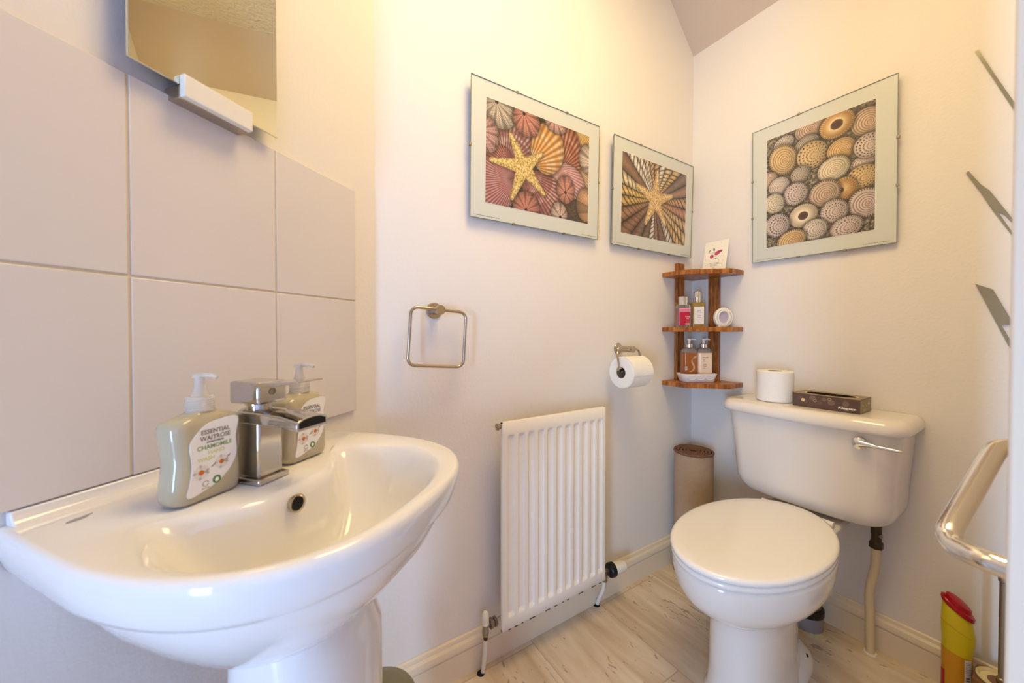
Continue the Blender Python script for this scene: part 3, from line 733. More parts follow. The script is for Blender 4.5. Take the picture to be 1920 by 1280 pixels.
def print_discs():
    X, Y = painter(.30, .40, .00115); I = np.zeros(X.shape + (3,)); n = vnoise(X, Y, 420, 4); n2 = vnoise(X, Y, 200, 9)
    I[:] = cmix((52, 44, 34), (176, 160, 128), (n * .7 + n2 * .6 - .35) * 1.5)
    br, ora, pal, mau, crm, gry = ((146, 104, 80), (222, 194, 160)), ((186, 122, 48), (232, 198, 136)), ((170, 142, 122), (234, 218, 198)), ((138, 108, 108), (226, 204, 188)), ((196, 170, 130), (240, 222, 184)), ((120, 100, 86), (200, 182, 156))
    D = [(.132, .013, .042, .037, br, 0, 0), (.282, .060, .040, .044, br, 0, 0), (.206, .035, .046, .043, ora, 2, 0), (.055, .035, .033, .026, pal, 1, 0), (.125, .066, .036, .030, gry, 0, 0), (.053, .091, .043, .056, ora, 0, 1),
         (.140, .108, .044, .047, ora, 1, 0), (.218, .120, .037, .036, ora, 0, 0), (.273, .180, .034, .020, mau, 1, 0), (.285, .135, .036, .038, mau, 1, 0), (.270, .229, .040, .038, ora, 1, 0), (.198, .177, .043, .040, crm, 0, 1),
         (.106, .162, .029, .028, gry, 1, 0), (.012, .152, .026, .033, br, 0, 0), (.041, .182, .033, .032, pal, 0, 0), (.092, .226, .037, .040, mau, 1, 1), (.229, .250, .031, .037, ora, 3, 0), (.175, .250, .043, .044, br, 0, 1),
         (.279, .311, .043, .046, mau, 0, 1), (.026, .242, .032, .038, crm, 1, 1), (.115, .309, .042, .040, crm, 2, 0), (.201, .316, .037, .038, mau, 1, 1), (.036, .325, .040, .044, mau, 1, 1), (.148, .364, .037, .034, pal, 1, 1),
         (.232, .376, .043, .034, mau, 1, 1), (.080, .388, .046, .036, ora, 0, 1)]
    for i, (cx, cy, rx, ry, pal_, typ, rim) in enumerate(D):
        dx, dy = X - cx, Y - cy; ro = -.35; u = (dx * math.cos(ro) + dy * math.sin(ro)) / rx; v_ = (-dx * math.sin(ro) + dy * math.cos(ro)) / ry
        q = np.hypot(u, v_); put(I, soft((1.10 - q) * rx, .012) * .7, (36, 28, 22))
        ox, oy = (.12, .12); q2 = np.hypot(u - ox * (1 - q), v_ - oy * (1 - q)); th = np.arctan2(v_ - oy * (1 - q), u - ox * (1 - q))
        lo, hi = np.asarray(pal_[0], float), np.asarray(pal_[1], float)
        if typ in (0, 1):
            f = 7.0 if typ == 0 else 5.0
            sp = .5 + .5 * np.sin(2 * PI * (q2 * f + th / (2 * PI)))
            col = cmix(lo * .9 + hi * .1, hi, .15 + .75 * sp)
            col = col * (1 - .30 * (np.abs(((q2 * f * 1.0 + th / (2 * PI)) % 1) - .75) < .12))[..., None]
            if typ == 1:
                dots = (np.sin(th * 19 + np.floor(q2 * 5) * 1.7) > .25) & (np.sin(q2 * 31) > .1) & (q2 > .22); col = np.where(dots[..., None], lo * .50, .35 * col + .65 * hi * .94)
            if rim:
                bead = (q > .86) & (np.sin(th * 40) > .0); col = np.where(bead[..., None], hi * .98, np.where((q > .86)[..., None], lo * .8, col)); ln = np.abs(q - .83) < .025; col = np.where(ln[..., None], hi, col)
            cen = np.exp(-(q2 / .16) ** 2); col = col * (1 - cen[..., None] * .35) + np.array([190, 120, 96.]) * cen[..., None] * .35
        elif typ == 2:
            col = cmix(hi, lo, np.clip((q - .35) / .6, 0, 1)); col = np.where((q < .40)[..., None], np.array([70, 44, 30.]) + 90 * np.clip(q - .15, 0, 1)[..., None], col)
            col = np.where(((q > .84) & (np.sin(th * 40) > .2))[..., None], hi, col); col = np.where(((q > .36) & (q < .48))[..., None], hi, col)
        else:
            col = cmix(hi, lo, np.clip(q, 0, 1) * .9 + .2); e = np.hypot(u + .35, v_ + .05); col = np.where((e < .24)[..., None], np.array([66, 40, 28.]), col)
            col = np.where(((q > .82) & (np.sin(th * 26) > .3))[..., None], hi, col); col = np.where((np.sin(th * 14) * np.sin(q * 22) > .82)[..., None], lo * .6, col)
        col = col * (1.04 - .30 * np.clip(q, 0, 1) ** 3 + .10 * (-v_ - u))[..., None]
        put(I, soft((1 - q) * rx), col)
    return I
def picture(name, loc, rz, W_, H_, I, pw, ph, clips, label, lean, rot=0.0, caption=True):
    t = thing(name, loc, label, 'framed picture', rz)
    t.rotation_euler = (0, 0, rz)
    piv = (R(lean), rot, 0)    # leans forward at the top
    bk = MB().box(0.003, W_ - .003, .0022, .0075, .003, H_ - .003).build('backing_board', M['backing'], t, smooth=False, rot=piv)
    MB().box(0.0005, W_ - .0005, .0006, .0020, .0005, H_ - .0005).build('mount_board', M['mount'], t, smooth=False, rot=piv)
    MB().box(0, W_, -.0016, .0005, 0, H_)
    ed = MB()
    for x0, x1, z0, z1 in ((0, W_, 0, .0012), (0, W_, H_ - .0012, H_), (0, .0012, 0, H_), (W_ - .0012, W_, 0, H_)): ed.box(x0, x1, -.0014, .0006, z0, z1)
    ed.build('glass_edge', M['glass_edge'], t, smooth=False, rot=piv)
    gx, gz = (W_ - pw) / 2, (H_ - ph) / 2
    holder = MB().box(gx - .0012, gx + pw + .0012, .0001, .0007, gz - .0012, gz + ph + .0012).build('print_border', M['ink_white'], t, smooth=False, rot=piv)
    print_mesh('print', I, pw, ph, holder, (gx, -.0002, gz), M['print'])
    for x, z, ax in clips:
        mb = MB()
        if ax == 'h': mb.box(x - .004, x + .004, -.0024, .004, z - .0035, z + .0035)
        else: mb.box(x - .0035, x + .0035, -.0024, .004, z - .004, z + .004)
        mb.build('clip', M['steel'], t, bevel=.0006, rot=piv)
    if caption:
        for i, (x, wd) in enumerate(((.012, .085), (W_ - .075, .062))):
            mb = MB(); x0 = x; k = 0
            while x0 < x + wd:
                l = .003 + .004 * ((k * 7) % 5) / 5; mb.box(x0, min(x0 + l, x + wd), -.00005, .0006, .0085, .0094); x0 += l + .0016; k += 1
            mb.build('caption_line', M['ink_grey'], t, smooth=False, rot=piv)
    return t
lc = [(.147, .0, 'h'), (.345, 0, 'h'), (.155, .394, 'h'), (.350, .394, 'h'), (0, .2, 'v'), (.5, .2, 'v')]
picture('clip_frame_picture', (-1.107, -.018, 1.304), 0, .500, .394, print_starfish_shells(), .402, .298, lc,
        'framed landscape print of a yellow starfish on scallops and sea urchins, above the radiator', 1.3)
lc = [(.150, .0, 'h'), (.345, 0, 'h'), (.150, .394, 'h'), (.345, .394, 'h'), (0, .2, 'v'), (.495, .2, 'v')]
picture('clip_frame_picture', (-.536, -.018, 1.299), 0, .495, .394, print_starfish_cones(), .400, .297, lc,
        'landscape print of a golden starfish on radiating cone shells, beside the room corner', 1.4)
lc = [(.148, .0, 'h'), (.275, 0, 'h'), (.148, .497, 'h'), (0, .17, 'v'), (0, .31, 'v'), (.394, .17, 'v'), (.394, .31, 'v')]
picture('clip_frame_picture', (-.0145, -.254, 1.243), R(-90), .394, .497, print_discs(), .297, .398, lc,
        'portrait print of spiral disc shells hanging on the wall above the toilet', .7)

# ------------------------------------------------------------------ mirror shards at the far right of the right wall
def shard(poly, loc, label):
    o = MB().slab(poly, -.004, -.0008).build('wall_shard', M['glass_green'], None, smooth=False, loc=loc, rot=(0, 0, R(-90)))
    tag(o, label, 'wall decoration', 'angular glass strips on the right wall')
def SH(pts, oz, oy): return [(-y - oy, z - oz) for y, z in pts]
shard(SH([(-.787, 1.720), (-.792, 1.722), (-.825, 1.625), (-.862, 1.520), (-.866, 1.490), (-.858, 1.510)], 1.6, .82), (0, -.82, 1.6), 'thin grey glass strip, highest of the slanting strips beside the door')
shard(SH([(-.7745, 1.405), (-.779, 1.4085), (-.800, 1.366), (-.8145, 1.345), (-.860, 1.242), (-.864, 1.228), (-.838, 1.277), (-.828, 1.287), (-.862, 1.200), (-.864, 1.190), (-.820, 1.292), (-.800, 1.344)], 1.3, .82), (0, -.82, 1.3), 'split grey glass strip, middle one of the slanting strips beside the door')
shard(SH([(-.7935, 1.106), (-.8225, 1.088), (-.860, .985), (-.864, .968), (-.850, .996), (-.836, .997), (-.864, .922), (-.868, .890), (-.862, .902)], 1.0, .82), (0, -.82, 1.0), 'broad notched grey glass piece, lowest of the slanting strips beside the door')

# ------------------------------------------------------------------ corner shelf unit
shelf = thing('corner_shelf', (0, 0, .757), 'stained pine three-tier corner shelf in the back right corner', 'shelf')
poly = [(-.001, -.001), (-.215, -.001), (-.215, -.102), (-.092, -.217), (-.001, -.217)]
for z in (0, .2215, .4475):
    MB().prism(poly, z, z + .018).build('shelf_board', M['wood'], shelf, bevel=.0012)
MB().box(-.131, -.083, -.0165, -.001, -.004, .513).build('upright', M['wood'], shelf, bevel=.001)
MB().box(-.0165, -.001, -.127, -.083, -.004, .513).build('upright', M['wood'], shelf, bevel=.001)
MB().lathe([(.0035, -.0166), (.0035, -.0178), (.001, -.0182)], axis='y', seg=12).build('screw', M['steel'], shelf, loc=(-.095, 0, .490))
SZ = [.775, .9965, 1.2225]
FR = R(-32.45)     # facing the room diagonally
# greeting card
card = thing('greeting_card', (-.048, -.072, SZ[2]), 'cream greeting card with pink roses leaning on the top shelf', 'card', R(-90))
cm = MB().box(0, .097, -.0006, 0, 0, .137).build('card_front', M['card'], card, smooth=False, rot=(R(-13), 0, 0))
def flat(polys, name, m, parent, loc=(0, -.0007, 0), th=.0002):
    mb = MB()
    for p in polys: mb.slab(p, -th, 0)
    return mb.build(name, m, parent, smooth=False, loc=loc)
flat([ell(.056, .084, .013, .0085, 14, .5), ell(.066, .089, .010, .0055, 12, .35), ell(.034, .071, .0085, .0085, 12)], 'rose_bloom', M['rose'], cm)
flat([ell(.054, .078, .006, .003, 10, .2), ell(.036, .073, .003, .003, 8), ell(.071, .092, .005, .0016, 8, .6)], 'rose_shadow', M['rose_dk'], cm, (0, -.0010, 0))
flat([ell(.022, .096, .0025, .0065, 10, -.4), ell(.040, .101, .004, .0075, 10, .3), [(.020, .088), (.044, .086), (.044, .087), (.020, .089)], [(.044, .069), (.066, .070), (.066, .071), (.044, .070)], [(.040, .060), (.060, .060), (.060, .061), (.040, .061)],
      [(.060, .060), (.066, .049), (.067, .049), (.061, .061)], [(.044, .086), (.041, .101), (.042, .101), (.045, .086)], ell(.052, .0585, .004, .0018, 8)], 'leaf_sprig', M['grey_leaf'], cm)
for x, z in ((.031, .122), (.067, .127), (.010, .062), (.008, .046), (.019, .040), (.082, .048), (.078, .034), (.013, .036), (.070, .033), (.076, .078)): flat([ell(x, z, .0010, .0010, 6)], 'ink_dot', M['ink_grey'], cm)
for i, (s_, z) in enumerate((('wishing you a lovely day', .040), ('with lots of love and', .034), ('so much happiness', .028), ('always', .019))):
    text(s_, .0042, M['ink_grey'], cm, (.047, -.0008, z), shear=.3)
# red body mist
t = thing('body_spray_bottle', (-.181, -.073, SZ[1]), 'crimson spray bottle with silver cap on the middle shelf', 'bottle', FR)
b = MB().loft([[(x, y, z) for x, y in rrect(-.026, .026, -.016, .016, .006, 4)] for z in (0, .086)] + [[(x, y, .090) for x, y in rrect(-.022, .022, -.013, .013, .006, 4)]]).build('bottle_body', M['clear_glass'], t, bevel=.001)
MB().loft([[(x, y, z) for x, y in rrect(-.0225, .0225, -.0163, .0130, .004, 4)] for z in (.007, .076)]).build('label_wrap', M['crimson'], b)
flat([rrect(-.0225, .0225, .064, .0755, .001, 2)] + [ell(-.0195 + .0078 * k, .064, .0036, .0036, 10) for k in range(6)], 'lace_band', M['pink'], b, (0, -.0166, 0))
flat([ell(-.0190 + .0054 * k, .0695, .0016, .0022, 8) for k in range(8)], 'lace_dots', M['crimson'], b, (0, -.0170, 0))
flat([rrect(.002, .0205, .009, .017, .001, 2)], 'batch_sticker', M['fawn'], b, (0, -.0168, 0))
for s_, sz, z in (('Fruity', .0085, .040), ('body', .005, .033), ('mist spray', .0035, .021)): text(s_, sz, M['ink_white'], b, (.011, -.0168, z), shear=.2)
MB().lathe([(.0165, .0885), (.0175, .0895), (.0175, .122), (.0165, .1235)], seg=28).build('silver_cap', M['chrome'], t, angle=30)
# amber oil bottle
t = thing('oil_bottle', (-.123, -.098, SZ[1]), 'square amber oil bottle with tall silver cap, centre of the middle shelf', 'bottle', FR)
b = MB().loft([[(x, y, z) for x, y in rrect(-.024, .024, -.015, .015, .003, 3)] for z in (0, .098)] + [[(x, y, .1005) for x, y in rrect(-.022, .022, -.013, .013, .003, 3)]]).build('bottle_body', M['oil'], t, bevel=.001)
lb = MB().slab(rrect(-.0195, .0195, .013, .083, .0006, 2), -.0158, -.0151).build('label', M['label'], b, smooth=False)
for z in (.030, .053): flat([[(-.014, z), (.014, z), (.014, z + .0005), (-.014, z + .0005)]], 'label_rule', M['ink_grey'], lb, (0, -.0160, 0))
for s_, sz, z in (('pure', .0075, .066), ('BATH OIL', .0042, .060), ('lavender', .0042, .0465), ('rosemary', .0042, .039), ('100 ml', .003, .020)): text(s_, sz, M['ink_grey'], lb, (0, -.0161, z))
MB().lathe([(.0125, .1000), (.0125, .1005), (.0132, .102), (.0132, .143), (.0125, .1445)], seg=24).build('silver_cap', M['chrome'], t, angle=30)
# oval frame
t = thing('oval_frame', (-.060, -.161, SZ[1]), 'small white oval photo frame with lilac picture on the middle shelf', 'photo frame', R(-38))
def oval_ring(o_, i_, y0, y1, cz, n=40):
    A, B = ell(0, cz, *o_, n), ell(0, cz, *i_, n)
    return [[(x, y1, z) for x, z in A], [(x, y0 + .003, z) for x, z in A], [((x * .94), y0, cz + (z - cz) * .94) for x, z in A], [(x * 1.06, y0, cz + (z - cz) * 1.06) for x, z in B], [(x, y0 + .004, z) for x, z in B], [(x, y1, z) for x, z in B]]
ti = (R(-8), R(14), 0)
fr_ = MB().loft(oval_ring((.036, .041), (.0185, .0235), -.009, .006, .0405), cap=False).build('frame_rim', M['white_pl'], t, rot=ti, angle=60)
mb = MB(); mb.slab(ell(0, .0405, .034, .039, 40), .0, .0055); mb.build('frame_back', M['white_pl'], fr_)
for s_ in (-1, 1):
    P = [(s_ * (.0275 * math.cos(R(a))), -.0092, .0405 + .0315 * math.sin(R(a))) for a in range(-55, 60, 8)]
    MB().tube(P, .0006, 6).build('groove_line', M['ink_grey'], fr_)
mb = MB(); mb.slab(ell(0, .0405, .0185, .0235, 32), -.0012, 0); mb.build('picture', M['lilac'], fr_)
MB().box(-.014, .014, -.007, .018, 0, .006).build('foot', M['white_pl'], t, bevel=.002)
# dish with two pump bottles
dish = thing('soap_dish', (-.125, -.098, SZ[0]), 'white embossed ceramic dish on the bottom shelf, holding two bottles', 'dish', FR)
def er(rx, ry, z): return [(x, y, z) for x, y in rrect(-rx, rx, -ry, ry, min(rx, ry) * .55, 6)]
MB().loft([er(.060, .026, 0), er(.063, .029, .002), er(.0695, .0345, .026), er(.0725, .0370, .033), er(.0725, .0370, .035), er(.0705, .0350, .035), er(.0675, .0325, .026), er(.062, .028, .005), er(.05, .02, .0045)]).build('dish_body', M['ceramic'], dish, angle=60)
mb = MB()
for k in range(3):
    P = [(-.052 + .036 * k + .034 * q / 10, -.0325 - .0000, .020 - .010 * math.sin(PI * q / 10)) for q in range(11)]
    P = [(x, -.0292 - (z - .002) * .215, z) for x, y, z in P]; mb.tube(P, .0013, 8)
mb.build('swag_relief', M['ceramic'], dish)
def pump_bottle(loc, label, body_m, lbl):
    t = thing('pump_bottle', loc, label, 'pump bottle', FR, 'pump bottles in the white dish')
    f = lambda w, d, z: [(x, y, z) for x, y in rrect(-w, w, -d, d, min(w, d) * .6, 5)]
    b = MB().loft([f(.0285, .0195, 0), f(.0295, .0205, .003), f(.0295, .0205, .118), f(.027, .019, .126), f(.020, .016, .131), f(.012, .011, .133), f(.0105, .0105, .1345)]).build('bottle_body', M['clear_glass'], t, angle=50)
    MB().loft([f(.0291, .0201, .003), f(.02985, .02085, .006), f(.02985, .02085, .112), f(.0291, .0201, .1125)]).build('contents', body_m, b, angle=50)
    lbl(b)
    MB().lathe([(.0115, .133)] + [(.0125 + .0005 * (k % 2), .134 + .0004 * k) for k in range(2)] + [(.0130, .147), (.0118, .149), (.006, .1495)], seg=20).build('silver_collar', M['chrome'], t, angle=20)
    p = MB().lathe([(.0055, .149), (.0048, .153), (.0048, .163), (.0085, .1635), (.0085, .169), (.006, .171), (.001, .1715)], seg=16).build('pump_head', M['white_pl'], t, angle=40)
    MB().tube([(0, 0, .1675), (.014, -.003, .1685), (.024, -.005, .1655)], [.0032, .0028, .002], 8).build('spout', M['white_pl'], p)
    return t
def lblA(b):
    P = catmull([(.010, .090, 0), (.018, .094, 0), (.020, .101, 0), (.012, .099, 0), (.006, .093, 0), (.004, .080, 0), (.010, .068, 0), (.014, .055, 0), (.010, .042, 0), (-.002, .036, 0), (-.010, .037, 0), (.001, .042, 0), (.006, .050, 0), (.006, .060, 0), (.000, .072, 0), (.000, .084, 0)], 4, True)
    flat([[(x, z) for x, z, _ in P][::-1]], 'seahorse_mark', M['fawn'], b, (0, -.0211, 0))
    flat([rrect(-.026, -.017, .044, .058, .0005, 1)], 'barcode_panel', M['label'], b, (0, -.0211, 0))
    flat([[(-.0255 + .0014 * k, .046), (-.0249 + .0014 * k, .046), (-.0249 + .0014 * k, .056), (-.0255 + .0014 * k, .056)] for k in range(6)], 'barcode_lines', M['ink'], b, (0, -.0214, 0))
def lblB(b):
    for s_, sz, z, x in (('natural', .0085, .092, .001), ('hand', .0045, .083, -.004), ('lotion', .0045, .078, -.003), ('softening', .0038, .066, 0), ('aloe & oat', .0038, .062, 0), ('moisture', .0038, .058, 0), ('300 ml', .0038, .050, -.002)):
        text(s_, sz, M['ink'], b, (x - .004, -.0211, z))
pump_bottle((-.145, -.078, SZ[0] + .0052), 'brown gel pump bottle with curled tail emblem in the white dish', M['amber'], lblA)
pump_bottle((-.0950, -.1090, SZ[0] + .0052), 'cream lotion pump bottle with printed text in the white dish', M['cream_lotion'], lblB)

# ------------------------------------------------------------------ toilet
CY = -.465
toi = thing('toilet', (0, CY, 0), 'white ceramic toilet with closed lid and wall cistern in the corner', 'toilet', R(-90))
def egg(xf, xb, hw, z, p=2.0, n=48, wide=0.0):
    # local: y = world x (negative = into the room)
    c = (xf + xb) / 2; a = (xb - xf) / 2; out = []
    for k in range(n):
        t_ = 2 * PI * k / n; cs, sn = math.cos(t_), math.sin(t_)
        y = c + a * math.copysign(abs(sn) ** (2 / p), sn); x = hw * math.copysign(abs(cs) ** (2 / p), cs) * (1 + wide * sn)
        out.append((x, y, z))
    return out
pan = MB().loft([egg(-.618, -.225, .084, 0, 2.6, wide=-.22), egg(-.616, -.227, .083, .010, 2.6, wide=-.22), egg(-.606, -.235, .077, .028, 2.5, wide=-.24), egg(-.602, -.245, .075, .08, 2.4, wide=-.26), egg(-.602, -.245, .075, .20, 2.3, wide=-.24), egg(-.606, -.24, .078, .236, 2.2, wide=-.2),
                 egg(-.622, -.225, .090, .252, 2.1, wide=-.1), egg(-.650, -.21, .110, .266, 2.1), egg(-.680, -.20, .129, .282, 2.1), egg(-.702, -.19, .144, .300, 2.05), egg(-.719, -.182, .1545, .321, 2.0), egg(-.729, -.18, .161, .343, 2.0), egg(-.734, -.18, .1648, .365, 2.0), egg(-.735, -.18, .1655, .385, 2.0), egg(-.735, -.18, .1655, .393, 2.0), egg(-.730, -.185, .161, .397, 2.0)]).build('pan', M['ceramic'], toi, angle=70)
MB().tube([(0, -.27, .19), (0, -.20, .185), (0, -.13, .175), (0, -.092, .155)], [.055, .050, .046, .044], 24).build('outlet_horn', M['ceramic'], toi)
mb = MB(); mb.box(-.10, .10, -.235, -.055, .372, .396); mb.build('rear_shelf', M['ceramic'], toi, bevel=.008)
mb = MB()
fl = [(x, y) for x, y, _ in catmull([(-.060, -.44, 0), (-.080, -.37, 0), (-.077, -.28, 0), (-.060, -.222, 0), (-.025, -.205, 0), (.025, -.205, 0), (.060, -.222, 0), (.077, -.28, 0), (.080, -.37, 0), (.060, -.44, 0)], 4, True)]
mb.loft([[(x, y, 0) for x, y in fl], [(x * .98, y, .012) for x, y in fl], [(x * .86, -.31 + (y + .31) * .92, .026) for x, y in fl], [(x * .6, -.31 + (y + .31) * .85, .040) for x, y in fl]])
mb.build('foot_flange', M['ceramic'], toi, bevel=.004)
for x, y in ((.0535, -.262), (.0590, -.345), (-.0535, -.262), (-.0590, -.345)):
    MB().lathe([(.0075, 0), (.0075, .0035), (.004, .004)], seg=16).build('fixing_hole', M['dark'], toi, loc=(x, y, .0275), rot=(0, R(24 if x > 0 else -24), 0))
seat = MB().loft([egg(-.7345, -.1850, .1635, .3975), egg(-.7385, -.182, .1665, .400), egg(-.7385, -.182, .1665, .409), egg(-.7340, -.185, .1635, .412)]).build('seat', M['seat'], toi, angle=60)
lid = MB().loft([egg(-.7370, -.183, .1655, .4135), egg(-.7405, -.181, .1680, .4160), egg(-.7410, -.181, .1685, .4225), egg(-.7380, -.183, .1660, .4270), egg(-.730, -.19, .159, .4290), egg(-.70, -.22, .135, .4305), egg(-.60, -.30, .08, .4315)]).build('lid', M['seat'], toi, angle=60)
mb = MB(); mb.tube([(-.095, -.190, .409), (.095, -.190, .409)], .010, 14); mb.build('hinge_bar', M['seat'], toi)
for s_ in (-1, 1): MB().box(s_ * .078 - .013, s_ * .078 + .013, -.205, -.172, .398, .412).build('hinge_block', M['white_pl'], toi, bevel=.003)
# cistern
def cring(hw, d, z, r=.045, bow=.022, n=8, back=.002):
    pts = [(hw, -back)]
    pts2 = []
    for k in range(n + 1):
        a = R(0 - 90 * k / n); pts2.append((hw - r + r * math.cos(a), -(d - r) + r * math.sin(a)))
    for k in range(1, 12):
        x = (hw - r) * (1 - 2 * k / 12); pts2.append((x, -d))
    for k in range(n + 1):
        a = R(-90 - 90 * k / n); pts2.append((-hw + r + r * math.cos(a), -(d - r) + r * math.sin(a)))
    out = pts + [(x, y - (bow * (1 - (x / hw) ** 2) if y < -d * .45 else 0)) for x, y in pts2] + [(-hw, -back)]
    for k in range(1, 8): out.append((-hw + 2 * hw * k / 8, -back))
    return [(x, y, z) for x, y in out]
rg = []
ZB0, ZT0, RC = .415, .700, .062
for q in range(9):
    a = R(90 * q / 8); dz = RC * (1 - math.cos(a)); ins = RC * (1 - math.sin(a))
    rg.append(cring(.211 - ins * .85, .155 - ins * .40, ZB0 + dz, r=.048 - ins * .2, bow=.016))
rg += [cring(.216, .160, .56, bow=.017), cring(.222, .167, .64, bow=.018), cring(.227, .171, ZT0, bow=.019)]
cis = MB().loft(rg).build('cistern', M['ceramic_warm'], toi, angle=60)
cl_ = MB().loft([cring(.229, .173, .694, bow=.019), cring(.240, .184, .697, bow=.02), cring(.2425, .187, .704, bow=.02), cring(.242, .1865, .716, bow=.02), cring(.237, .181, .729, bow=.02), cring(.228, .172, .7355, bow=.02), cring(.214, .158, .7375, bow=.018)]).build('cistern_lid', M['ceramic_warm'], toi, angle=60)
mb = MB(); mb.lathe([(.008, .005), (.0155, 0), (.0185, -.007), (.0165, -.015), (.008, -.020), (.001, -.021)], axis='y', seg=24)
fx, fz = .150, .667; fy = -.171 - .018 * (1 - (fx / .225) ** 2)
lev = mb.build('flush_lever', M['chrome'], toi, loc=(fx, fy, fz))
MB().tube([(.002, -.012, 0), (.020, -.016, .001), (.035, -.017, .000), (.075, -.014, -.0015), (.084, -.013, -.002)], [.0125, .0075, .0048, .0045, .003], 14).build('lever_arm', M['chrome'], lev)

# items on the cistern
CT = .7385
r2 = paper_roll('toilet_roll', (-.097, -.367, CT), 'spare toilet roll standing upright on the cistern lid', .0545, .104, .021, 'z')
tb = thing('tissue_box', (-.088, -.519, CT), 'low brown tissue box with spotted pattern on the cistern lid', 'tissue box', R(-90)); tb.scale = (1, 1, .82)
w, d, h = .083, .050, .050
mb = MB()
mb.box(-w, w, -d, -d + .001, 0, h); bx_ = mb.build('front_panel', M['box_brown'], tb, smooth=False)
mb = MB(); mb.box(-w, w, d - .001, d, 0, h); mb.build('rear_panel', M['box_brown'], tb, smooth=False)
e1 = MB().box(w - .001, w, -d + .001, d - .001, 0, h).build('end_panel', M['box_olive'], tb, smooth=False)
MB().box(-w, -w + .001, -d + .001, d - .001, 0, h).build('end_panel', M['box_olive'], tb, smooth=False)
MB().box(-w + .001, w - .001, -d + .001, d - .001, 0, .0015).build('base_panel', M['box_in'], tb, smooth=False)
def slot(n=40):
    return [(.062 * math.copysign(abs(math.cos(2 * PI * k / n)) ** .75, math.cos(2 * PI * k / n)), .030 * math.copysign(abs(math.sin(2 * PI * k / n)) ** .8, math.sin(2 * PI * k / n))) for k in range(n)]
def onrect(n=40):
    out = []
    for k in range(n):
        c, s_ = math.cos(2 * PI * k / n), math.sin(2 * PI * k / n); q = 1 / max(abs(c), abs(s_)); out.append((w * c * q, d * s_ * q))
    return out
a_, b_ = onrect(), slot()
mb = MB(); mb.loft([[(x, y, h - .001) for x, y in a_], [(x, y, h) for x, y in a_], [(x, y, h) for x, y in b_], [(x, y, h - .001) for x, y in b_], [(x, y, h - .001) for x, y in a_]], cap=False)
mb.build('top_panel', M['box_top'], tb, smooth=False)
mb = MB(); q = [(x * 1.07, y * 1.12) for x, y in b_]; mb.loft([[(x, y, h + .0003) for x, y in q], [(x, y, h + .0003) for x, y in b_]], cap=False); mb.build('slot_rim', M['dot_tan'], tb, smooth=False)
flat([ell(-.055, .026, .0055, .0065, 20)], 'tan_dot', M['dot_tan'], bx_, (0, -d, 0), .0002)
flat([ell(-.030, .038, .0085, .0095, 24), ell(-.001, .036, .006, .007, 20), ell(.016, .028, .009, .0105, 24), ell(.051, .030, .0075, .010, 20)], 'brown_dot', M['dot_brown'], bx_, (0, -d, 0), .0002)
flat([ell(-.063, .034, .007, .008, 20), ell(-.047, .022, .0065, .0075, 20), ell(-.012, .022, .007, .008, 20), ell(.045, .018, .006, .005, 20)], 'dim_dot', M['dot_dim'], bx_, (0, -d, 0), .0001)
for cx_, cz_, rr_ in ((-.024, .028, .0042), (.012, .040, .0046)):
    mb = MB(); A_, B_ = ell(cx_, cz_, rr_, rr_ * 1.1, 20), ell(cx_, cz_, rr_ * .8, rr_ * .88, 20)
    mb.loft([[(x, -.0003, z) for x, z in A_], [(x, -.0003, z) for x, z in B_]], cap=False); mb.build('ring_dot', M['dot_tan'], bx_, smooth=False, loc=(0, -d, 0))
text('Kleenex', .0120, M['ink_white'], bx_, (.052, -d - .0004, .0105), name='lettering', shear=.25, offset=.0004)
text('BALSAM', .0028, M['ink_white'], bx_, (.052, -d - .0004, .0065))
mb = MB()
random.seed(7)
for k in range(11):
    y, z = -.042 + .0084 * k, random.uniform(.008, .044); r_ = random.uniform(.0012, .0034)
    P = ell(0, 0, r_, r_ * 1.3, 12); mb.loft([[(w, y + a, z + b) for a, b in P], [(w + .0002, y + a, z + b) for a, b in P]])
mb.build('end_dots', M['dot_tan'], e1, smooth=False)

# supply pipe, waste pipe
sp = thing('supply_pipe', (-.052, -.620, 0), 'cream painted water pipe rising to the cistern from the floor', 'pipe')
P = catmull([(0, 0, .335), (0, .001, .30), (0, .002, .27), (-.001, .010, .22), (.0, .014, .18), (.002, .013, .13), (.003, .012, .06), (.004, .011, .0)], 6)
MB().tube(P, .0110, 16).build('pipe', M['pipe_cream'], sp)
mb = MB(); mb.lathe([(.0135, .392), (.0135, .402), (.0165, .403), (.0165, .4135)], seg=6); mb.lathe([(.0125, .350), (.0125, .393)], seg=16); mb.lathe([(.0165, .330), (.0165, .346), (.0140, .350)], seg=6)
va_ = mb.build('service_valve', M['brass_old'], sp, angle=20)
MB().lathe([(.005, 0), (.005, -.003)], axis='y', seg=12).build('valve_screw', M['steel'], va_, loc=(-.008, -.0105, .372), rot=(0, 0, R(-40)))
MB().lathe([(.016, .0), (.015, .004)], o=(.004, .011, 0), seg=20).build('floor_collar', M['white_pl'], sp)
wp = thing('waste_pipe', (-.086, -.460, 0), 'grey plastic soil pipe with black rubber seal behind the toilet foot', 'pipe')
MB().lathe([(.046, 0), (.046, .052)], seg=32).build('grey_socket', M['pvc_grey'], wp)
MB().lathe([(.047, .052), (.048, .056), (.048, .070), (.044, .074)], seg=32).build('rubber_seal', M['rubber'], wp)
MB().lathe([(.039, .072), (.039, .140), (.036, .145)], seg=32).build('pan_connector', M['steel'], wp)
random.seed(3)
mb = MB(); ri = [[], [], []]
for k in range(40):
    a = 2 * PI * k / 40; j = random.uniform(-.003, .004)
    ri[0].append(((.053 + j) * math.cos(a), (.053 + j) * math.sin(a), 0)); ri[1].append(((.050 + j) * math.cos(a), (.050 + j) * math.sin(a), .005)); ri[2].append((.045 * math.cos(a), .045 * math.sin(a), .009))
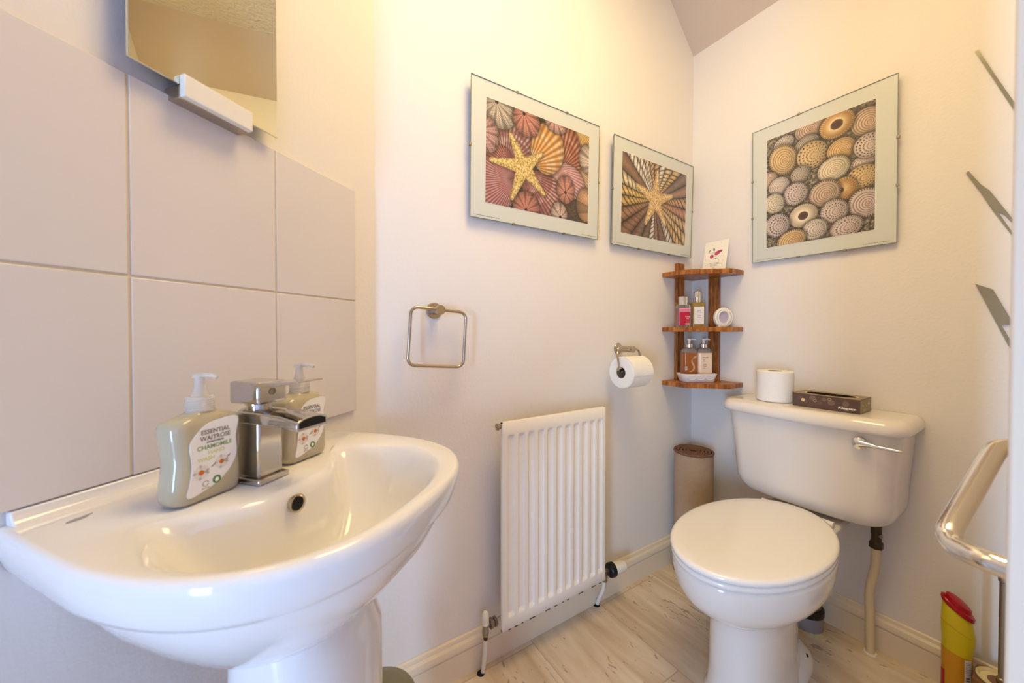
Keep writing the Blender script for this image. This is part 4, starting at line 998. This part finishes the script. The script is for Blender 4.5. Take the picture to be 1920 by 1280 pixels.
mb.loft(ri, cap=False); mb.build('mastic_ring', M['mastic'], wp)

# rolled bath mat
bm_ = thing('rolled_bath_mat', (-.138, -.092, 0), 'beige bath mat rolled up and standing in the corner', 'bath mat')
P = []; th_ = .0048
for k in range(150):
    a = k * 2 * PI * 5.4 / 149; r_ = .012 + .0124 * a / (2 * PI); r_ = min(r_, .075)
    P.append((r_ * math.cos(a + 5.1), r_ * math.sin(a + 5.1)))
outp = []; inp = []
for k, (x, y) in enumerate(P):
    q = P[min(k + 1, len(P) - 1)]; p_ = P[max(k - 1, 0)]; tx, ty = q[0] - p_[0], q[1] - p_[1]; L_ = math.hypot(tx, ty); nx_, ny_ = ty / L_, -tx / L_
    outp.append((x + nx_ * .0022, y + ny_ * .0022)); inp.append((x - nx_ * .0026, y - ny_ * .0026))
H_ = .492
mb = MB(); mb.loft([[(x, y, z) for x, y in outp] for z in np.linspace(.004, H_, 24)], cap=False, closed=False); mb.build('woven_backing', M['mat_back'], bm_)
mb = MB(); mb.loft([[(x, y, z) for x, y in inp] for z in np.linspace(.004, H_ - .001, 3)], cap=False, closed=False); mb.build('pile', M['mat_pile'], bm_)
for zz in (.0045, H_):
    rr_ = .0050
    mb = MB(); mb.tube([((a[0] + b[0]) / 2, (a[1] + b[1]) / 2, zz + .0006 * math.sin(i * 2.1)) for i, (a, b) in enumerate(zip(outp, inp))], [rr_ + .0005 * math.sin(i * 1.9) for i in range(len(P))], 8)
    mb.build('bound_edge', M['mat_pile'], bm_)

# bin behind the pedestal
t = thing('waste_bin', (-1.416, -.260, 0), 'olive grey round bin on the floor behind the basin pedestal', 'bin')
MB().lathe([(.058, 0), (.060, .004), (.069, .288)], seg=40).build('bin_body', M['bin'], t, angle=50)
MB().lathe([(.0715, .286), (.0722, .294), (.069, .300), (.050, .307), (.01, .309)], seg=40).build('bin_lid', M['bin'], t, angle=50)

# toilet cleaner bottle
t = thing('cleaner_bottle', (-.070, -.780, 0), 'yellow toilet cleaner bottle with slanting red cap on the floor', 'bottle', R(-82))
t.scale = (.80, .80, .915)
def cb(w_, d_, z, dx=0, sl=0, n=32):
    return [(dx + w_ * math.cos(2 * PI * k / n), d_ * math.sin(2 * PI * k / n), z - sl * w_ * math.cos(2 * PI * k / n)) for k in range(n)]
b = MB().loft([cb(.030, .024, 0), cb(.033, .027, .006), cb(.033, .027, .04), cb(.0325, .027, .12), cb(.033, .027, .165, 0, .15), cb(.0345, .028, .180, .001, .3), cb(.037, .029, .205, .002, .35), cb(.0375, .029, .225, .002, .38), cb(.0355, .028, .245, .001, .42), cb(.0315, .026, .278, -.001, .52), cb(.028, .024, .283, -.001, .55)]).build('bottle_body', M['yellow'], t, angle=60)
MB().loft([cb(.0334, .0274, .012), cb(.0336, .0276, .02), cb(.0330, .0276, .12), cb(.0336, .0276, .158, 0, .18)], cap=False).build('amber_sleeve', M['yellow_lbl'], b, angle=60)
MB().loft([cb(.0355, .029, .276, .000, .60), cb(.0365, .030, .280, .000, .60), cb(.0365, .030, .287, .001, .60), cb(.033, .028, .290, .001, .60), cb(.0285, .025, .290, .002, .60), cb(.027, .024, .301, .003, .60), cb(.022, .020, .304, .003, .60)]).build('slanted_cap', M['red'], t, angle=40)
mb = MB(); mb.tube([tuple(v) for v in catmull([(-.0345, -.010, .240), (-.02, -.0245, .236), (.005, -.0295, .226), (.028, -.021, .213)], 5)], .0008, 6); mb.build('shoulder_seam', M['yellow_lbl'], b)
def on_side(mbx, a0, a1, z0, z1, r_=1.02, zsl=0):
    A_ = [R(a0 + (a1 - a0) * k / 6) for k in range(7)]
    mbx.loft([[(.0334 * r_ * math.cos(a), .0276 * r_ * math.sin(a), z0) for a in A_], [(.0334 * r_ * math.cos(a), .0276 * r_ * math.sin(a), z1) for a in A_]], cap=False, closed=False)
mb = MB(); on_side(mb, -62, -28, .014, .152); mb.build('hazard_label', M['label'], b)
mb = MB()
for z in (.085, .092, .099): on_side(mb, -56, -38, z, z + .0042, 1.035)
for k in range(8): on_side(mb, -58, -32, .112 + k * .0045, .1128 + k * .0045, 1.035)
for k in range(6): on_side(mb, -58, -36, .04 + k * .0045, .0408 + k * .0045, 1.035)
mb.build('small_print', M['ink_grey'], b)
mb = MB(); on_side(mb, -168, -138, .0, .098, 1.02); mb.build('red_panel', M['red'], b)

# toilet brush in a bamboo holder
t = thing('toilet_brush', (-.092, -.8530, 0), 'steel-handled toilet brush in a square bamboo holder with cream bowl', 'toilet brush', R(-90))
f = lambda w_, z: [(x, y, z) for x, y in rrect(-w_, w_, -w_, w_, .014, 5)]
MB().loft([f(.040, 0), f(.042, .003), f(.0425, .125), f(.0415, .128)]).build('bamboo_holder', M['bamboo'], t, angle=40)
MB().lathe([(.037, .127), (.040, .130), (.040, .134), (.0375, .1355), (.035, .133), (.033, .1285), (.012, .1275)], seg=40).build('cream_bowl', M['bowl_cream'], t, angle=60)
MB().lathe([(.009, .127), (.009, .140), (.0062, .142), (.0062, .375), (.0085, .377), (.0085, .400), (.006, .404), (.001, .405)], seg=20).build('steel_handle', M['steel'], t, angle=40)

# ------------------------------------------------------------------ door leaf with handle
door = MB().box(0, .76, -.040, 0, .008, 1.99).build('door_1', M['door'], None, bevel=.002)
door.location = (-1.136, -.929, 0); door.rotation_euler = (0, 0, R(2.0)); tag(door, kind='structure')
def dl(x, y, z):    # world to door-local
    dx, dy = x + 1.136, y + .929; c, s_ = math.cos(R(2)), math.sin(R(2)); return (dx * c + dy * s_, -dx * s_ + dy * c, z)
P = [dl(-1.066, -.9305, .787), dl(-1.061, -.912, .787), dl(-1.047, -.897, .785), dl(-1.037, -.8915, .788), dl(-1.028, -.890, .794), dl(-.97, -.897, .822), dl(-.918, -.904, .848), dl(-.907, -.907, .853), dl(-.899, -.913, .855), dl(-.894, -.9225, .855)]
hd = MB().tube(catmull(P, 6), .0090, 20).build('door_handle', M['chrome'], door)
mb = MB(); mb.box(-1.175, -1.14, -1.0, -.985, 0, 2.02); mb.box(-.372, -.34, -1.0, -.985, 0, 2.05); mb.box(-1.175, -.34, -1.0, -.985, 2.02, 2.07)
struct('trim_1', mb, M['skirt'])

# ------------------------------------------------------------------ ceiling lamps
def emis(name, col, st):
    m = bpy.data.materials.new(name); m.use_nodes = True; b = m.node_tree.nodes['Principled BSDF']
    b.inputs['Base Color'].default_value = (*col, 1); setin(b, 'Emission Color', (*col, 1)); setin(b, 'Emission Strength', st); return m
M['opal'] = emis('lit_opal_glass', (1, .84, .52), 0.35)
t = thing('ceiling_lamp', (LAMP[0], LAMP[1], CH), 'square opal ceiling lamp panel over the middle of the room', 'ceiling lamp')
MB().box(-.31, .31, -.31, .31, -.026, -.001).build('lamp_base', M['white_pl'], t, bevel=.004)
MB().box(-.295, .295, -.295, .295, -.0325, -.0262).build('opal_shade', M['opal'], t, bevel=.003)
